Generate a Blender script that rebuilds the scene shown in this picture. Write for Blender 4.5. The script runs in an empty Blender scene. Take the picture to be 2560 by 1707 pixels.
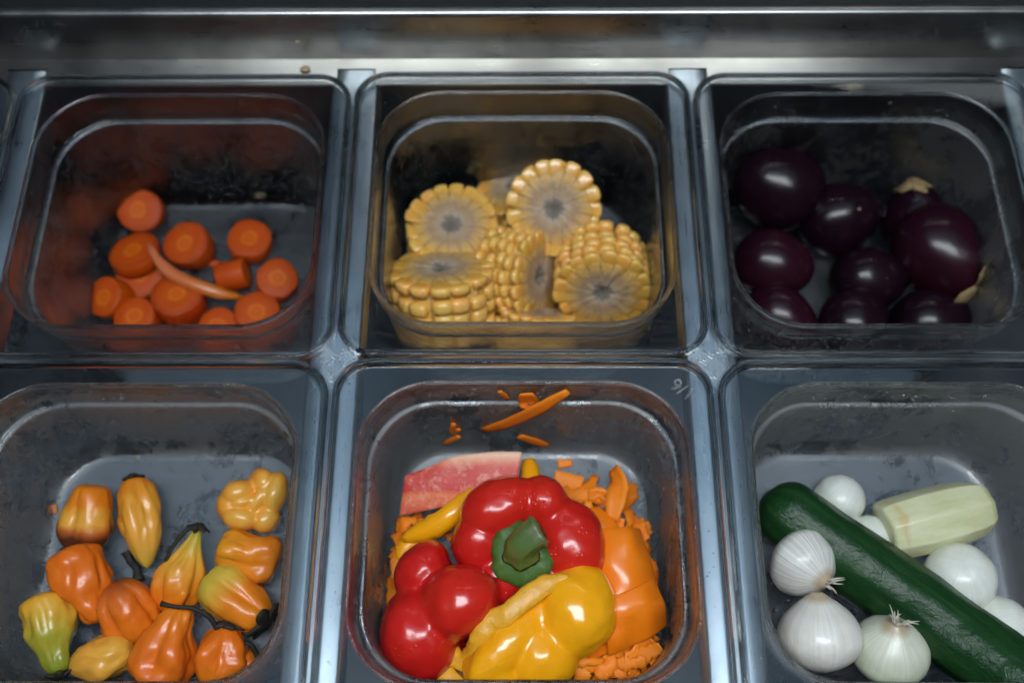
import bpy, bmesh, math, random
from mathutils import Vector, Matrix, Euler, noise
random.seed(7)
SC = bpy.context.scene
COL = SC.collection
MM = 0.001
R_ = math.radians

# ------------------------------------------------------------------ camera
W0, H0, FPX = 2560.0, 1707.0, 2489.0          # photograph size and focal length in its pixels (35 mm lens)
PITCH, YAW, ROLL = 1.1656, -0.01553, -0.01498
CAM = Vector((-2.14, -174.12, 424.36))        # mm, origin on the rim plane between the rows
cp, sp = math.cos(PITCH), math.sin(PITCH)
FW = Vector((math.sin(YAW) * cp, math.cos(YAW) * cp, -sp))
_r = Vector((math.cos(YAW), -math.sin(YAW), 0)); _u = _r.cross(FW)
RT = math.cos(ROLL) * _r + math.sin(ROLL) * _u
UP = -math.sin(ROLL) * _r + math.cos(ROLL) * _u
cam = bpy.data.cameras.new('camera'); cam_o = bpy.data.objects.new('camera', cam); COL.objects.link(cam_o)
m = Matrix((RT, UP, -FW)).transposed().to_4x4(); m.translation = CAM * MM
cam_o.matrix_world = m
cam.sensor_width = 36; cam.sensor_fit = 'HORIZONTAL'; cam.lens = FPX * 36 / W0
cam.clip_start = 0.01; cam.clip_end = 20
cam.dof.use_dof = True; cam.dof.focus_distance = 0.447; cam.dof.aperture_fstop = 4.2
SC.camera = cam_o

# ------------------------------------------------------------------ light
world = bpy.data.worlds.new('World'); SC.world = world; world.use_nodes = True
world.node_tree.nodes['Background'].inputs[0].default_value = (0.55, 0.72, 1.0, 1)
world.node_tree.nodes['Background'].inputs[1].default_value = 0.045
def area(name, loc, target, sx, sy, power, col, spread=180):
    l = bpy.data.lights.new(name, 'AREA'); l.shape = 'RECTANGLE'; l.size = sx; l.size_y = sy
    l.energy = power; l.color = col; l.spread = R_(spread)
    o = bpy.data.objects.new(name, l); COL.objects.link(o); o.location = loc
    o.rotation_euler = (Vector(target) - Vector(loc)).to_track_quat('-Z', 'Y').to_euler()
    return o
area('ceiling_strip_lamp', (0.04, -0.18, 0.95), (0.04, -0.17, 0), 0.75, 0.20, 6.4, (0.88, 0.95, 1.0), 150)
area('lit_ceiling_panel', (0.0, 0.14, 1.35), (0.0, 0.14, 0), 1.5, 0.85, 2.4, (0.46, 0.73, 1.0), 180)
area('added_ridge_light', (0.15, 1.05, 1.0), (0.0, 0.0, 0), 1.5, 0.10, 0.60, (0.84, 0.94, 1.0), 150)  # added strip light, puts bright lines on the front ridges and back rail
area('warm_service_lamp', (0.48, 0.85, 0.80), (0.12, 0.16, 0), 0.13, 0.10, 0.07, (1.0, 0.86, 0.66), 120)
SC.view_settings.view_transform = 'Standard'; SC.view_settings.look = 'None'
SC.view_settings.exposure = 0.0; SC.view_settings.gamma = 1.0; SC.view_settings.use_curve_mapping = False
cy = SC.cycles
cy.use_denoising = True; cy.max_bounces = 12; cy.transparent_max_bounces = 40
cy.glossy_bounces = 6; cy.transmission_bounces = 8; cy.diffuse_bounces = 3
cy.use_adaptive_sampling = True; cy.adaptive_threshold = 0.04; cy.adaptive_min_samples = 12
cy.caustics_reflective = False; cy.caustics_refractive = True; cy.sample_clamp_indirect = 4.0

# ------------------------------------------------------------------ helpers
def P(px, py, z):
    """point on the horizontal plane at height z (mm) under a photo pixel"""
    d = FW * FPX + RT * (px - W0 / 2) - UP * (py - H0 / 2)
    return CAM + d * ((z - CAM.z) / d.z)
def MPP(p):
    """millimetres per photo pixel at a point"""
    return (p - CAM).dot(FW) / FPX
def view(p):
    return (CAM - p).normalized()
def vframe(p):
    """rotation whose Z looks to the camera, X to the right"""
    z = view(p); x = UP.cross(z).normalized(); y = z.cross(x)
    return Matrix((x, y, z)).transposed()
def zframe(n, spin=0.0):
    n = Vector(n).normalized(); ref = Vector((0, 1, 0)) if abs(n.y) < 0.9 else Vector((1, 0, 0))
    x = ref.cross(n).normalized(); y = n.cross(x)
    return Matrix((x, y, n)).transposed() @ Matrix.Rotation(spin, 3, 'Z')
def nz(p, f=1.0, s=0.0):
    return noise.noise(Vector((p[0] * f + s, p[1] * f - s * 1.7, p[2] * f + s * 0.6)))

def mk(name, verts, faces, mat=None, parent=None, smooth=True, loc=None, rot=None):
    """one mesh object; verts in mm"""
    me = bpy.data.meshes.new(name); me.from_pydata([tuple(Vector(v) * MM) for v in verts], [], faces)
    bm = bmesh.new(); bm.from_mesh(me); bmesh.ops.recalc_face_normals(bm, faces=bm.faces); bm.to_mesh(me); bm.free()
    return link(name, me, mat, parent, smooth, loc, rot)
def link(name, me, mat=None, parent=None, smooth=True, loc=None, rot=None):
    if smooth: me.polygons.foreach_set('use_smooth', [True] * len(me.polygons))
    if mat and not len(me.materials): me.materials.append(mat)
    o = bpy.data.objects.new(name, me); COL.objects.link(o)
    if parent: o.parent = parent
    if rot is not None: o.matrix_local = rot.to_4x4()
    if loc is not None: o.location = Vector(loc) * MM
    return o
def thing(name, label, cat, loc=(0, 0, 0), rot=None, group=None):
    o = bpy.data.objects.new(name, None); COL.objects.link(o); o.empty_display_size = 0.02
    if rot is not None: o.matrix_world = rot.to_4x4()
    o.location = Vector(loc) * MM
    return tag(o, label, cat, group)
def tag(o, label, cat, group=None):
    o['label'] = label; o['category'] = cat
    if group: o['group'] = group
    return o
def struct(o): o['kind'] = 'structure'; return o
def mod(o, t, **k):
    q = o.modifiers.new(t.lower(), t)
    for a, b in k.items(): setattr(q, a, b)
    return q
def loft(loops, cap0=False, cap1=False):
    n = len(loops[0]); v = [p for l in loops for p in l]; f = []
    for i in range(len(loops) - 1):
        a, b = i * n, (i + 1) * n
        for j in range(n):
            k = (j + 1) % n; f.append((a + j, a + k, b + k, b + j))
    if cap0: f.append(tuple(range(n))[::-1])
    if cap1: f.append(tuple(range((len(loops) - 1) * n, len(loops) * n)))
    return v, f
def box(x0, x1, y0, y1, z0, z1):
    v = [(x, y, z) for z in (z0, z1) for y in (y0, y1) for x in (x0, x1)]
    return v, [(0, 2, 3, 1), (4, 5, 7, 6), (0, 1, 5, 4), (2, 6, 7, 3), (0, 4, 6, 2), (1, 3, 7, 5)]
def tube(path, radii, seg=10, cap=True, flat=1.0):
    path = [Vector(p) for p in path]; loops = []; prev = None
    for i, p in enumerate(path):
        t = (path[min(i + 1, len(path) - 1)] - path[max(i - 1, 0)]).normalized()
        if prev is None:
            ref = Vector((0, 0, 1)) if abs(t.z) < 0.9 else Vector((1, 0, 0)); x = ref.cross(t).normalized()
        else:
            x = (prev - t * prev.dot(t)).normalized()
        prev = x; y = t.cross(x); r = radii[i] if isinstance(radii, (list, tuple)) else radii
        loops.append([p + x * (math.cos(a) * r) + y * (math.sin(a) * r * flat) for a in [2 * math.pi * k / seg for k in range(seg)]])
    return loft(loops, cap, cap)
def spline(pts, n):
    pts = [Vector(p) for p in pts]; out = []
    P_ = [pts[0] * 2 - pts[1]] + pts + [pts[-1] * 2 - pts[-2]]; segs = len(pts) - 1
    for i in range(n):
        t = i / (n - 1) * segs; k = min(int(t), segs - 1); t -= k; a, b, c, d = P_[k:k + 4]
        out.append(0.5 * ((2 * b) + (c - a) * t + (2 * a - 5 * b + 4 * c - d) * t * t + (3 * b - a - 3 * c + d) * t ** 3))
    return out
def blob(parts, voxel=1.0, smooth=6):
    """ellipsoids grown together into one skin; returns a mesh in mm/1000"""
    bm = bmesh.new()
    for c, rad, eul in parts:
        mt = Matrix.Translation(Vector(c)) @ Euler(eul).to_matrix().to_4x4() @ Matrix.Diagonal((*rad, 1))
        bmesh.ops.create_icosphere(bm, subdivisions=4, radius=1, matrix=mt)
    me = bpy.data.meshes.new('tmp'); bm.to_mesh(me); bm.free()
    o = bpy.data.objects.new('tmp', me); COL.objects.link(o)
    mod(o, 'REMESH', mode='VOXEL', voxel_size=voxel); mod(o, 'SMOOTH', factor=0.5, iterations=smooth)
    dg = bpy.context.evaluated_depsgraph_get(); dg.update()
    r = bpy.data.meshes.new_from_object(o.evaluated_get(dg))
    bpy.data.objects.remove(o); bpy.data.meshes.remove(me)
    nn_ = [w.normal.copy() for w in r.vertices]; cc_ = [w.co.copy() for w in r.vertices]; fl_ = []
    for q, n_ in zip(cc_, nn_): fl_ += list(q + n_ * (1.6 * nz(q, .055, len(parts)) + 0.45 * nz(q, .17, 3.0)))
    r.vertices.foreach_set('co', fl_)
    r.transform(Matrix.Scale(MM, 4)); return r

# ------------------------------------------------------------------ materials
class NT:
    def __init__(s, name):
        s.m = bpy.data.materials.new(name); s.m.use_nodes = True; s.t = s.m.node_tree; s.t.nodes.clear()
        s.out = s.n('ShaderNodeOutputMaterial')
    def n(s, t, **k):
        q = s.t.nodes.new(t)
        for a, b in k.items():
            if a.startswith('i_'):
                q.inputs[a[2:].replace('_', ' ')].default_value = b
            else: setattr(q, a, b)
        return q
    def l(s, a, b): s.t.links.new(a, b)
    def coord(s, kind='Object', scale=(1, 1, 1), loc=(0, 0, 0)):
        c = s.n('ShaderNodeTexCoord'); mp = s.n('ShaderNodeMapping'); mp.inputs['Scale'].default_value = scale
        mp.inputs['Location'].default_value = loc; s.l(c.outputs[kind], mp.inputs[0]); return mp.outputs[0]
    def noise(s, vec, scale, detail=4, rough=0.6, dist=0.0):
        q = s.n('ShaderNodeTexNoise'); q.inputs['Scale'].default_value = scale; q.inputs['Detail'].default_value = detail
        q.inputs['Roughness'].default_value = rough; q.inputs['Distortion'].default_value = dist
        s.l(vec, q.inputs['Vector']); return q.outputs[0]
    def ramp(s, fac, stops, interp='LINEAR'):
        q = s.n('ShaderNodeValToRGB'); q.color_ramp.interpolation = interp; e = q.color_ramp.elements
        while len(e) < len(stops): e.new(0.5)
        for i, (p, c) in enumerate(stops):
            e[i].position = p; e[i].color = (*c, 1) if not isinstance(c, (int, float)) else (c, c, c, 1)
        s.l(fac, q.inputs[0]); return q.outputs[0]
    def math(s, op, a, b=None, c=None):
        q = s.n('ShaderNodeMath', operation=op)
        for i, x in enumerate((a, b, c)):
            if x is None: continue
            if isinstance(x, (int, float)): q.inputs[i].default_value = x
            else: s.l(x, q.inputs[i])
        return q.outputs[0]
    def mix(s, fac, a, b, blend='MIX'):
        q = s.n('ShaderNodeMix', data_type='RGBA', blend_type=blend)
        for i, x in ((0, fac), (6, a), (7, b)):
            if isinstance(x, (int, float)): q.inputs[i].default_value = x
            elif isinstance(x, tuple): q.inputs[i].default_value = (*x, 1)
            else: s.l(x, q.inputs[i])
        return q.outputs[2]
    def bump(s, h, strength, dist, normal=None):
        q = s.n('ShaderNodeBump'); q.inputs['Strength'].default_value = strength; q.inputs['Distance'].default_value = dist
        s.l(h, q.inputs['Height'])
        if normal: s.l(normal, q.inputs['Normal'])
        return q.outputs[0]
    def sep(s, v):
        q = s.n('ShaderNodeSeparateXYZ'); s.l(v, q.inputs[0]); return q.outputs
    def vmath(s, op, v):
        q = s.n('ShaderNodeVectorMath', operation=op); s.l(v, q.inputs[0]); return q.outputs
    def pbr(s, col, rough=0.4, metal=0.0, sss=0.0, sssr=(1, .4, .2), sscale=0.003, normal=None, coat=0.0, coatr=0.1, spec=0.5):
        b = s.n('ShaderNodeBsdfPrincipled')
        for k, x in (('Base Color', col), ('Roughness', rough), ('Metallic', metal)):
            if isinstance(x, tuple): b.inputs[k].default_value = (*x, 1)
            elif isinstance(x, (int, float)): b.inputs[k].default_value = x
            else: s.l(x, b.inputs[k])
        b.inputs['Subsurface Weight'].default_value = sss; b.inputs['Subsurface Radius'].default_value = sssr
        b.inputs['Subsurface Scale'].default_value = sscale
        b.inputs['Coat Weight'].default_value = coat; b.inputs['Coat Roughness'].default_value = coatr
        b.inputs['Specular IOR Level'].default_value = spec
        if normal: s.l(normal, b.inputs['Normal'])
        s.l(b.outputs[0], s.out.inputs[0]); return b

def mat_steel(name, stretch, rough=0.30, col=(0.52, 0.55, 0.58), dew=0.0, grime=0.45):
    t = NT(name); v = t.coord('Object', stretch)
    br = t.noise(v, 1.0, 3, 0.7); o = t.coord('Object')
    bl = t.noise(o, 45, 5, 0.65, 0.4); bl2 = t.noise(o, 9, 3, 0.6)
    rg = t.math('MULTIPLY_ADD', bl, 0.30, rough - 0.15); rg = t.math('MULTIPLY_ADD', br, 0.22, rg)
    dirt = t.ramp(bl2, [(0.35, 1.0), (0.75, 1.0 - grime)])
    c = t.mix(1.0, col, dirt, 'MULTIPLY')
    nrm = t.bump(br, 0.25, 0.0002)
    if dew:
        vo = t.n('ShaderNodeTexVoronoi'); vo.inputs['Scale'].default_value = 900; t.l(o, vo.inputs['Vector'])
        dr = t.ramp(vo.outputs['Distance'], [(0.0, 1.0), (0.45, 0.0)])
        near = t.ramp(t.math('ABSOLUTE', t.sep(o)[1]), [(0.012, 0.8), (0.03, 0.12)])
        msk = t.math('MULTIPLY', t.math('MULTIPLY', dr, near), t.ramp(t.noise(o, 160, 3), [(0.4, 0.0), (0.6, 1.0)]))
        nrm = t.bump(msk, dew, 0.0006, nrm)
    t.pbr(c, rg, 1.0, normal=nrm); return t.m

def mat_plastic(name, haze=0.05, smear=0.3, sscale=14, seed=0.0, tint=(0.955, 0.965, 0.97), wet=0.3, fog=(0.50, 0.50, 0.50), plain=False):
    """clear polycarbonate: see-through, Schlick reflection, film of dried smears and condensation"""
    t = NT(name)
    lw = t.n('ShaderNodeLayerWeight')
    F = t.math('MULTIPLY_ADD', t.math('POWER', lw.outputs['Facing'], 3.5), 0.82, 0.06)
    tr = t.n('ShaderNodeBsdfTransparent'); tr.inputs[0].default_value = (*tint, 1)
    gl = t.n('ShaderNodeBsdfGlossy'); gl.inputs['Roughness'].default_value = 0.15
    under = tr.outputs[0]
    if not plain:
        o = t.coord('Object', (1, 1, 1), (seed, seed * 2, 0))
        n1 = t.noise(o, sscale * 2.6, 6, 0.78, 0.7)
        sm = t.ramp(n1, [(0.42, 0.0), (0.52, 1.0)])
        hz = t.math('MULTIPLY_ADD', sm, smear, haze)
        t.l(t.bump(n1, wet, 0.004), gl.inputs['Normal'])
        df = t.n('ShaderNodeBsdfDiffuse'); df.inputs[0].default_value = (*fog, 1)
        tl = t.n('ShaderNodeBsdfTranslucent'); tl.inputs[0].default_value = (*fog, 1)
        m0 = t.n('ShaderNodeMixShader'); m0.inputs[0].default_value = 0.6; t.l(df.outputs[0], m0.inputs[1]); t.l(tl.outputs[0], m0.inputs[2])
        m1 = t.n('ShaderNodeMixShader'); t.l(hz, m1.inputs[0]); t.l(tr.outputs[0], m1.inputs[1]); t.l(m0.outputs[0], m1.inputs[2])
        under = m1.outputs[0]
    m2 = t.n('ShaderNodeMixShader'); t.l(F, m2.inputs[0]); t.l(under, m2.inputs[1]); t.l(gl.outputs[0], m2.inputs[2])
    t.l(m2.outputs[0], t.out.inputs[0]); return t.m

def mat_skin(name, cols, rough=0.25, axis='Z', nscale=60, nmix=0.25, spots=None, sss=0.12, sssr=(1, .35, .1), bump=0.15, bscale=180, coat=0.3, jitter=0.0, streak=0.0, brown=None, wet=0.0, spec=0.5):
    """fruit skin: colour ramp along the generated axis, noise, optional specks and a brown bruise"""
    t = NT(name); g = t.coord('Generated'); o = t.coord('Object')
    z = t.sep(g)['XYZ'.index(axis)]
    nn = t.noise(o, nscale, 5, 0.6, 0.3)
    k = t.math('ADD', z, t.math('MULTIPLY_ADD', nn, nmix * 2, -nmix))
    c = t.ramp(k, cols)
    if streak:
        st = t.noise(t.coord('Object', (260, 260, 18)), 1.0, 3, 0.6)
        c = t.mix(streak, c, t.ramp(st, [(0.3, (0.35, 0.35, 0.35)), (0.7, (1, 1, 1))]), 'MULTIPLY')
    if spots:
        scol, sc_, th = spots
        vo = t.n('ShaderNodeTexVoronoi'); vo.inputs['Scale'].default_value = sc_; t.l(o, vo.inputs['Vector'])
        rnd = t.sep(vo.outputs['Color'])[0]
        lim = t.math('MULTIPLY', t.math('POWER', rnd, 3.0), th)
        c = t.mix(t.math('LESS_THAN', vo.outputs['Distance'], lim), c, scol)
    if brown:
        (bx, by, bz), br, bcol = brown
        q = t.n('ShaderNodeVectorMath', operation='DISTANCE'); t.l(g, q.inputs[0]); q.inputs[1].default_value = (bx, by, bz)
        d = t.math('MULTIPLY_ADD', nn, 0.22, q.outputs['Value'])
        c = t.mix(t.ramp(d, [(br, 1.0), (br + 0.16, 0.0)]), c, bcol)
    if jitter:
        oi = t.n('ShaderNodeObjectInfo'); hs = t.n('ShaderNodeHueSaturation')
        t.l(t.math('MULTIPLY_ADD', oi.outputs['Random'], jitter * 0.14, 0.5 - jitter * 0.07), hs.inputs['Hue'])
        t.l(t.math('MULTIPLY_ADD', oi.outputs['Random'], -jitter * 0.9, 1.0 + jitter * 0.4), hs.inputs['Value'])
        t.l(c, hs.inputs['Color']); c = hs.outputs[0]
    nrm = t.bump(t.noise(o, bscale, 4, 0.6), bump, 0.0006)
    if wet:
        vo = t.n('ShaderNodeTexVoronoi'); vo.inputs['Scale'].default_value = 420; t.l(o, vo.inputs['Vector'])
        dr = t.math('MULTIPLY', t.ramp(vo.outputs['Distance'], [(0.0, 1.0), (0.3, 0.0)]), t.ramp(t.noise(o, 70, 2), [(0.52, 0.0), (0.62, 1.0)]))
        nrm = t.bump(dr, wet, 0.0005, nrm)
    t.pbr(c, rough, 0, sss, sssr, 0.004, nrm, coat, 0.12, spec); return t.m

def mat_flat(name, col, rough=0.6, nscale=120, var=0.35, bump=0.3, sss=0.0, coat=0.0, metal=0.0):
    t = NT(name); o = t.coord('Object'); n = t.noise(o, nscale, 5, 0.65)
    c = t.mix(1.0, col, t.ramp(n, [(0.3, 1.0 - var), (0.7, 1.0)]), 'MULTIPLY')
    t.pbr(c, rough, metal, sss, (1, .5, .25), 0.003, t.bump(n, bump, 0.0006), coat, 0.15); return t.m

M_steel_bar = mat_steel('brushed_steel_bar', (1500, 10, 1500), 0.22, (0.58, 0.66, 0.72), dew=0.3)
M_steel_rail = mat_steel('brushed_steel_rail', (9, 700, 700), 0.22, (0.58, 0.57, 0.54), grime=0.6)
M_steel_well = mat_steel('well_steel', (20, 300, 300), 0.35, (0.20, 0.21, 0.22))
M_black = mat_flat('black_gasket', (0.012, 0.012, 0.013), 0.5)
def mat_clear(name, rough=0.03, seed=None, fog=0.0, haze=0.0, hcol=(0.5, 0.5, 0.5), sscale=90, base=0.03):
    """solid clear polycarbonate; seed adds patches of condensation (rougher) and a thin film of dirt; on front-row floors its colour paints in reflected steel"""
    t = NT(name); b = t.pbr((0.94, 0.955, 0.96), rough); b.inputs['Transmission Weight'].default_value = 1.0; b.inputs['IOR'].default_value = 1.50
    if seed is not None:
        o = t.coord('Object', (1, 1, 0.75), (seed, seed * 2, 0)); n1 = t.noise(o, sscale, 6, 0.75, 0.6); n2 = t.noise(o, sscale * 0.22, 2)
        sm = t.ramp(t.math('MULTIPLY_ADD', n2, 0.6, t.math('MULTIPLY', n1, 0.7)), [(0.58, 0.0), (0.68, 1.0)])
        low = t.ramp(t.math('MULTIPLY', t.sep(t.coord('Object'))[2], -1.0), [(0.006, 0.0), (0.016, 1.0)])
        sm = t.math('MULTIPLY', sm, low)
        t.l(t.math('MULTIPLY_ADD', sm, fog, base), b.inputs['Roughness'])
        t.l(t.bump(n1, 0.25, 0.0015), b.inputs['Normal'])
        df = t.n('ShaderNodeBsdfDiffuse'); df.inputs[0].default_value = (*hcol, 1)
        mx = t.n('ShaderNodeMixShader'); t.l(t.math('MULTIPLY', t.math('MULTIPLY_ADD', sm, haze, haze * 0.2), low), mx.inputs[0]); t.l(b.outputs[0], mx.inputs[1]); t.l(df.outputs[0], mx.inputs[2])
        t.l(mx.outputs[0], t.out.inputs[0])
    return t.m
M_rim = mat_clear('polycarbonate_rim', 0.012)
M_floor = mat_clear('frosted_floor_painted_reflection', 0.1, 2.0, 0.25, 0.10, (0.40, 0.50, 0.60), 60, 0.12)  # frosted plastic; bluish haze colour imitates steel reflected in the floor
M_floor_deep = mat_clear('deep_pan_floor', 0.08, 4.0, 0.2, 0.035, (0.36, 0.38, 0.42), 60, 0.07)
M_water = mat_clear('water_drops', 0.0)

# ------------------------------------------------------------------ steel counter, well and support bars
WELL_Z = -175.0; LZ = -5.4
XW = 430.0
YB = P(1300, 148, LZ).y                      # foot of the upright back plate
YS = P(1300, 172, LZ).y                      # slots for the bars
Zt = 26.5
yk = 157.0
BARX = [-264, -88, 88, 264]
prof = [(-XW, YB + 1.0)]
poly = [(-XW, yk)]
for bx in BARX: poly += [(bx - 10.2, yk), (bx - 10.2, YS), (bx + 10.2, YS), (bx + 10.2, yk)]
poly += [(XW, yk), (XW, YB + 0.5), (-XW, YB + 0.5)]
nP = len(poly)
lv = [(x, y, LZ) for x, y in poly] + [(x, y, LZ - 1.5) for x, y in poly]
lf = [tuple(range(nP)), tuple(range(2 * nP - 1, nP - 1, -1))] + [(i, i + nP, (i + 1) % nP + nP, (i + 1) % nP) for i in range(nP)]
struct(mk('counter_ledge', lv, lf, M_steel_rail, smooth=False))
bp = [[(x, YB, LZ - 1), (x, YB + 0.3, LZ + 1.2), (x, YB + 1.0, 5), (x, YB + 2.2, Zt - 2.5), (x, YB + 2.8, Zt - 0.8), (x, YB + 4.0, Zt), (x, YB + 7.0, Zt), (x, YB + 8.2, Zt - 0.8), (x, YB + 8.6, Zt - 3), (x, YB + 8.6, LZ - 1)] for x in (-XW, XW)]
nb = len(bp[0])
struct(mk('back_plate', bp[0] + bp[1], [(i, i + 1, i + 1 + nb, i + nb) for i in range(nb - 1)], M_steel_rail))
v, f = box(-XW, XW, YB + 9, YB + 330, Zt - 14, Zt - 8); struct(mk('black_shelf', v, f, M_black, smooth=False))
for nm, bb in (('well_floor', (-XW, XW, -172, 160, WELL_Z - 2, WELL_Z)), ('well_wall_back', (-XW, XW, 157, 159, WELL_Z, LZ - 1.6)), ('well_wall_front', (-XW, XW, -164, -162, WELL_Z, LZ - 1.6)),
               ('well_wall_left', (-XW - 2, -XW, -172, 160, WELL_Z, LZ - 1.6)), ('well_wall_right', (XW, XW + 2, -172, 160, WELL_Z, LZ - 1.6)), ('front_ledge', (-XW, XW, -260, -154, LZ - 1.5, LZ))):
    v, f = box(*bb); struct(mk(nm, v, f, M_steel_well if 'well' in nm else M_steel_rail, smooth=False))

_b = bmesh.new(); bmesh.ops.create_icosphere(_b, subdivisions=1, radius=1); _b.verts.index_update()
ICO_V = [w.co.copy() for w in _b.verts]; ICO_F = [[w.index for w in q.verts] for q in _b.faces]; _b.free()
def drops(name, n, place, parent, rmin, rmax):
    vs, fs = [], []
    for i in range(n):
        p, nor = place(i); r = rmin + (rmax - rmin) * random.random() ** 3
        mt = Matrix.Translation(p) @ zframe(nor, random.random() * 6).to_4x4() @ Matrix.Diagonal((r * random.uniform(.8, 1.3), r, r * 0.5, 1))
        b = len(vs); vs += [mt @ q for q in ICO_V]; fs += [tuple(k + b for k in q) for q in ICO_F]
    me = bpy.data.meshes.new(name); me.from_pydata([q * MM for q in vs], [], fs)
    o = link(name, me, M_water, parent); o['kind'] = 'stuff'; return o

bar_labels = ['brushed steel support bar under the far left edge of the carrot pan', 'brushed steel support bar between the carrot and habanero pans and the corn and pepper pans',
              'brushed steel support bar between the corn and pepper pans and the eggplant and onion pans', 'brushed steel support bar at the far right edge of the eggplant pan']
for i, bx in enumerate(BARX):
    hw = 12.4; ye = YS - 0.9
    sec = [(-hw, -16), (-hw, -2.0), (-hw + 0.5, -0.7), (-hw + 1.6, 0), (-4, 0.15), (0, 0.2), (4, 0.15), (hw - 1.6, 0), (hw - 0.5, -0.7), (hw, -2.0), (hw, -16)]
    loops = []
    for y in (-162, 158, 160.2, 162, ye):
        k = 1.0 if y < 160.5 else 0.86
        loops.append([(x * k, y, z + LZ - 0.25) for x, z in sec])
    vv = [p for l in loops for p in l]; n = len(sec)
    ff = [(a * n + j, a * n + j + 1, (a + 1) * n + j + 1, (a + 1) * n + j) for a in range(4) for j in range(n - 1)]
    o = mk('support_bar', vv, ff, M_steel_bar, loc=(bx, 0, 0)); mod(o, 'SOLIDIFY', thickness=0.0012, offset=-1, use_rim=False)
    tag(o, bar_labels[i], 'bar', 'steel bars carrying the pans')
    if i in (1, 2):
        drops('condensation_drops', 420, lambda _: (Vector((random.uniform(-10, 10), random.gauss(-1, 9), LZ - 0.05)), Vector((0, 0, 1))), o, 0.15, 0.55)

# ------------------------------------------------------------------ clear food pans
NC = 12
def rr(x0, x1, y0, y1, R, z):
    out = []
    for cx, cy_, a0 in ((x1 - R, y1 - R, 0), (x0 + R, y1 - R, 90), (x0 + R, y0 + R, 180), (x1 - R, y0 + R, 270)):
        for k in range(NC + 1):
            a = R_(a0 + 90 * k / NC); out.append((cx + R * math.cos(a), cy_ + R * math.sin(a), z))
    return out
HX, HY = 87.4, 80.5
PX0, PX1, PY0, PY1, PR = -74.5, 74.5, -63.5, 69.5, 33.0
FLOOR = -98.0                               # deep pans of the back row
FL2 = -80.0                                  # shallower pans of the front row
def pan(cx, cyy, label, seed, haze, smear, floor=-98.0):
    e = thing('food_pan', label, 'food pan', (cx, cyy, 0), None, 'clear plastic pans set in the counter')
    O = lambda i, z, R: rr(-HX + i, HX - i, -HY + i, HY - i, R, z)
    rim = [O(0, -5.0, 18), O(0, -0.9, 18), O(0.12, -0.3, 17.9), O(0.45, 0, 17.6), O(0.75, 0, 17.3), O(2.3, 0, 15.8), O(2.6, -0.08, 15.5), O(2.85, -0.5, 15.2), O(3.2, -1.9, 14.9), O(3.45, -2.4, 14.6), O(3.8, -2.6, 14.3), O(4.4, -2.6, 13.7)]
    Q = lambda i, z: rr(PX0 + i, PX1 - i, PY0 + i, PY1 - i, PR - i * 0.45, z)
    rim += [Q(-0.6, -2.6), Q(0, -2.6)]
    v, f = loft(rim); o = mk('rim', v, f, M_rim, e)
    fix_up(o); mod(o, 'SOLIDIFY', thickness=0.0024, offset=-1, use_rim=False)
    d = floor
    body = [Q(0, -2.6), Q(0.25, -2.6), Q(0.8, -2.85), Q(1.2, -3.5), Q(1.4, -4.6), Q(1.45, -6), Q(2.1, -18.8), Q(2.3, -20.2), Q(2.7, -20.8), Q(3.2, -21.0), Q(4.2, -21.0), Q(4.6, -21.25), Q(4.85, -22.0), Q(4.95, -24), Q(5.6, d * 0.55), Q(6.4, d + 10), Q(7.0, d + 5.5), Q(8.4, d + 2.2), Q(10.8, d + 0.5), Q(14.5, d), Q(28, d), Q(44, d)]
    v, f = loft(body, False, True)
    o = mk('body', v, f, mat_clear('polycarbonate_body', 0.03, seed, smear, haze), e)
    o.data.materials.append(M_floor if floor > -90 else M_floor_deep)
    for p_ in o.data.polygons:
        if max(o.data.vertices[i].co.z for i in p_.vertices) < (d + 0.6) * MM: p_.material_index = 1
    fix_up(o); mod(o, 'SOLIDIFY', thickness=0.0024, offset=-1, use_rim=False)
    return e
def fix_up(o):
    me = o.data; up = sum(p.normal.z * p.area for p in me.polygons)
    if up < 0: me.flip_normals()

YC = 81.0
PANS = {}
PANS['carrot'] = pan(-176, YC - 0.4, 'clear food pan in the back row holding orange carrot slices', 1.3, 0.008, 0.22)
PANS['corn'] = pan(0, YC + 0.9, 'clear food pan in the back row holding cut corn wheels', 4.1, 0.008, 0.22)
PANS['egg'] = pan(176, YC - 0.2, 'clear food pan in the back row holding small dark eggplants', 7.7, 0.018, 0.3)
PANS['hab'] = pan(-176, -YC - 0.4, 'clear food pan in the front row holding orange habanero peppers', 2.2, 0.085, 0.45, FL2)
PANS['bell'] = pan(0, -YC + 0.5, 'clear food pan in the front row holding red and yellow bell peppers', 5.9, 0.055, 0.40, FL2)
PANS['onion'] = pan(176, -YC - 0.3, 'clear food pan in the front row holding cucumber and white onions', 9.4, 0.085, 0.45, FL2)
PANS['side'] = pan(-352, YC - 0.4, 'empty clear food pan cut off at the far left edge', 11.0, 0.04, 0.25)
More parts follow.
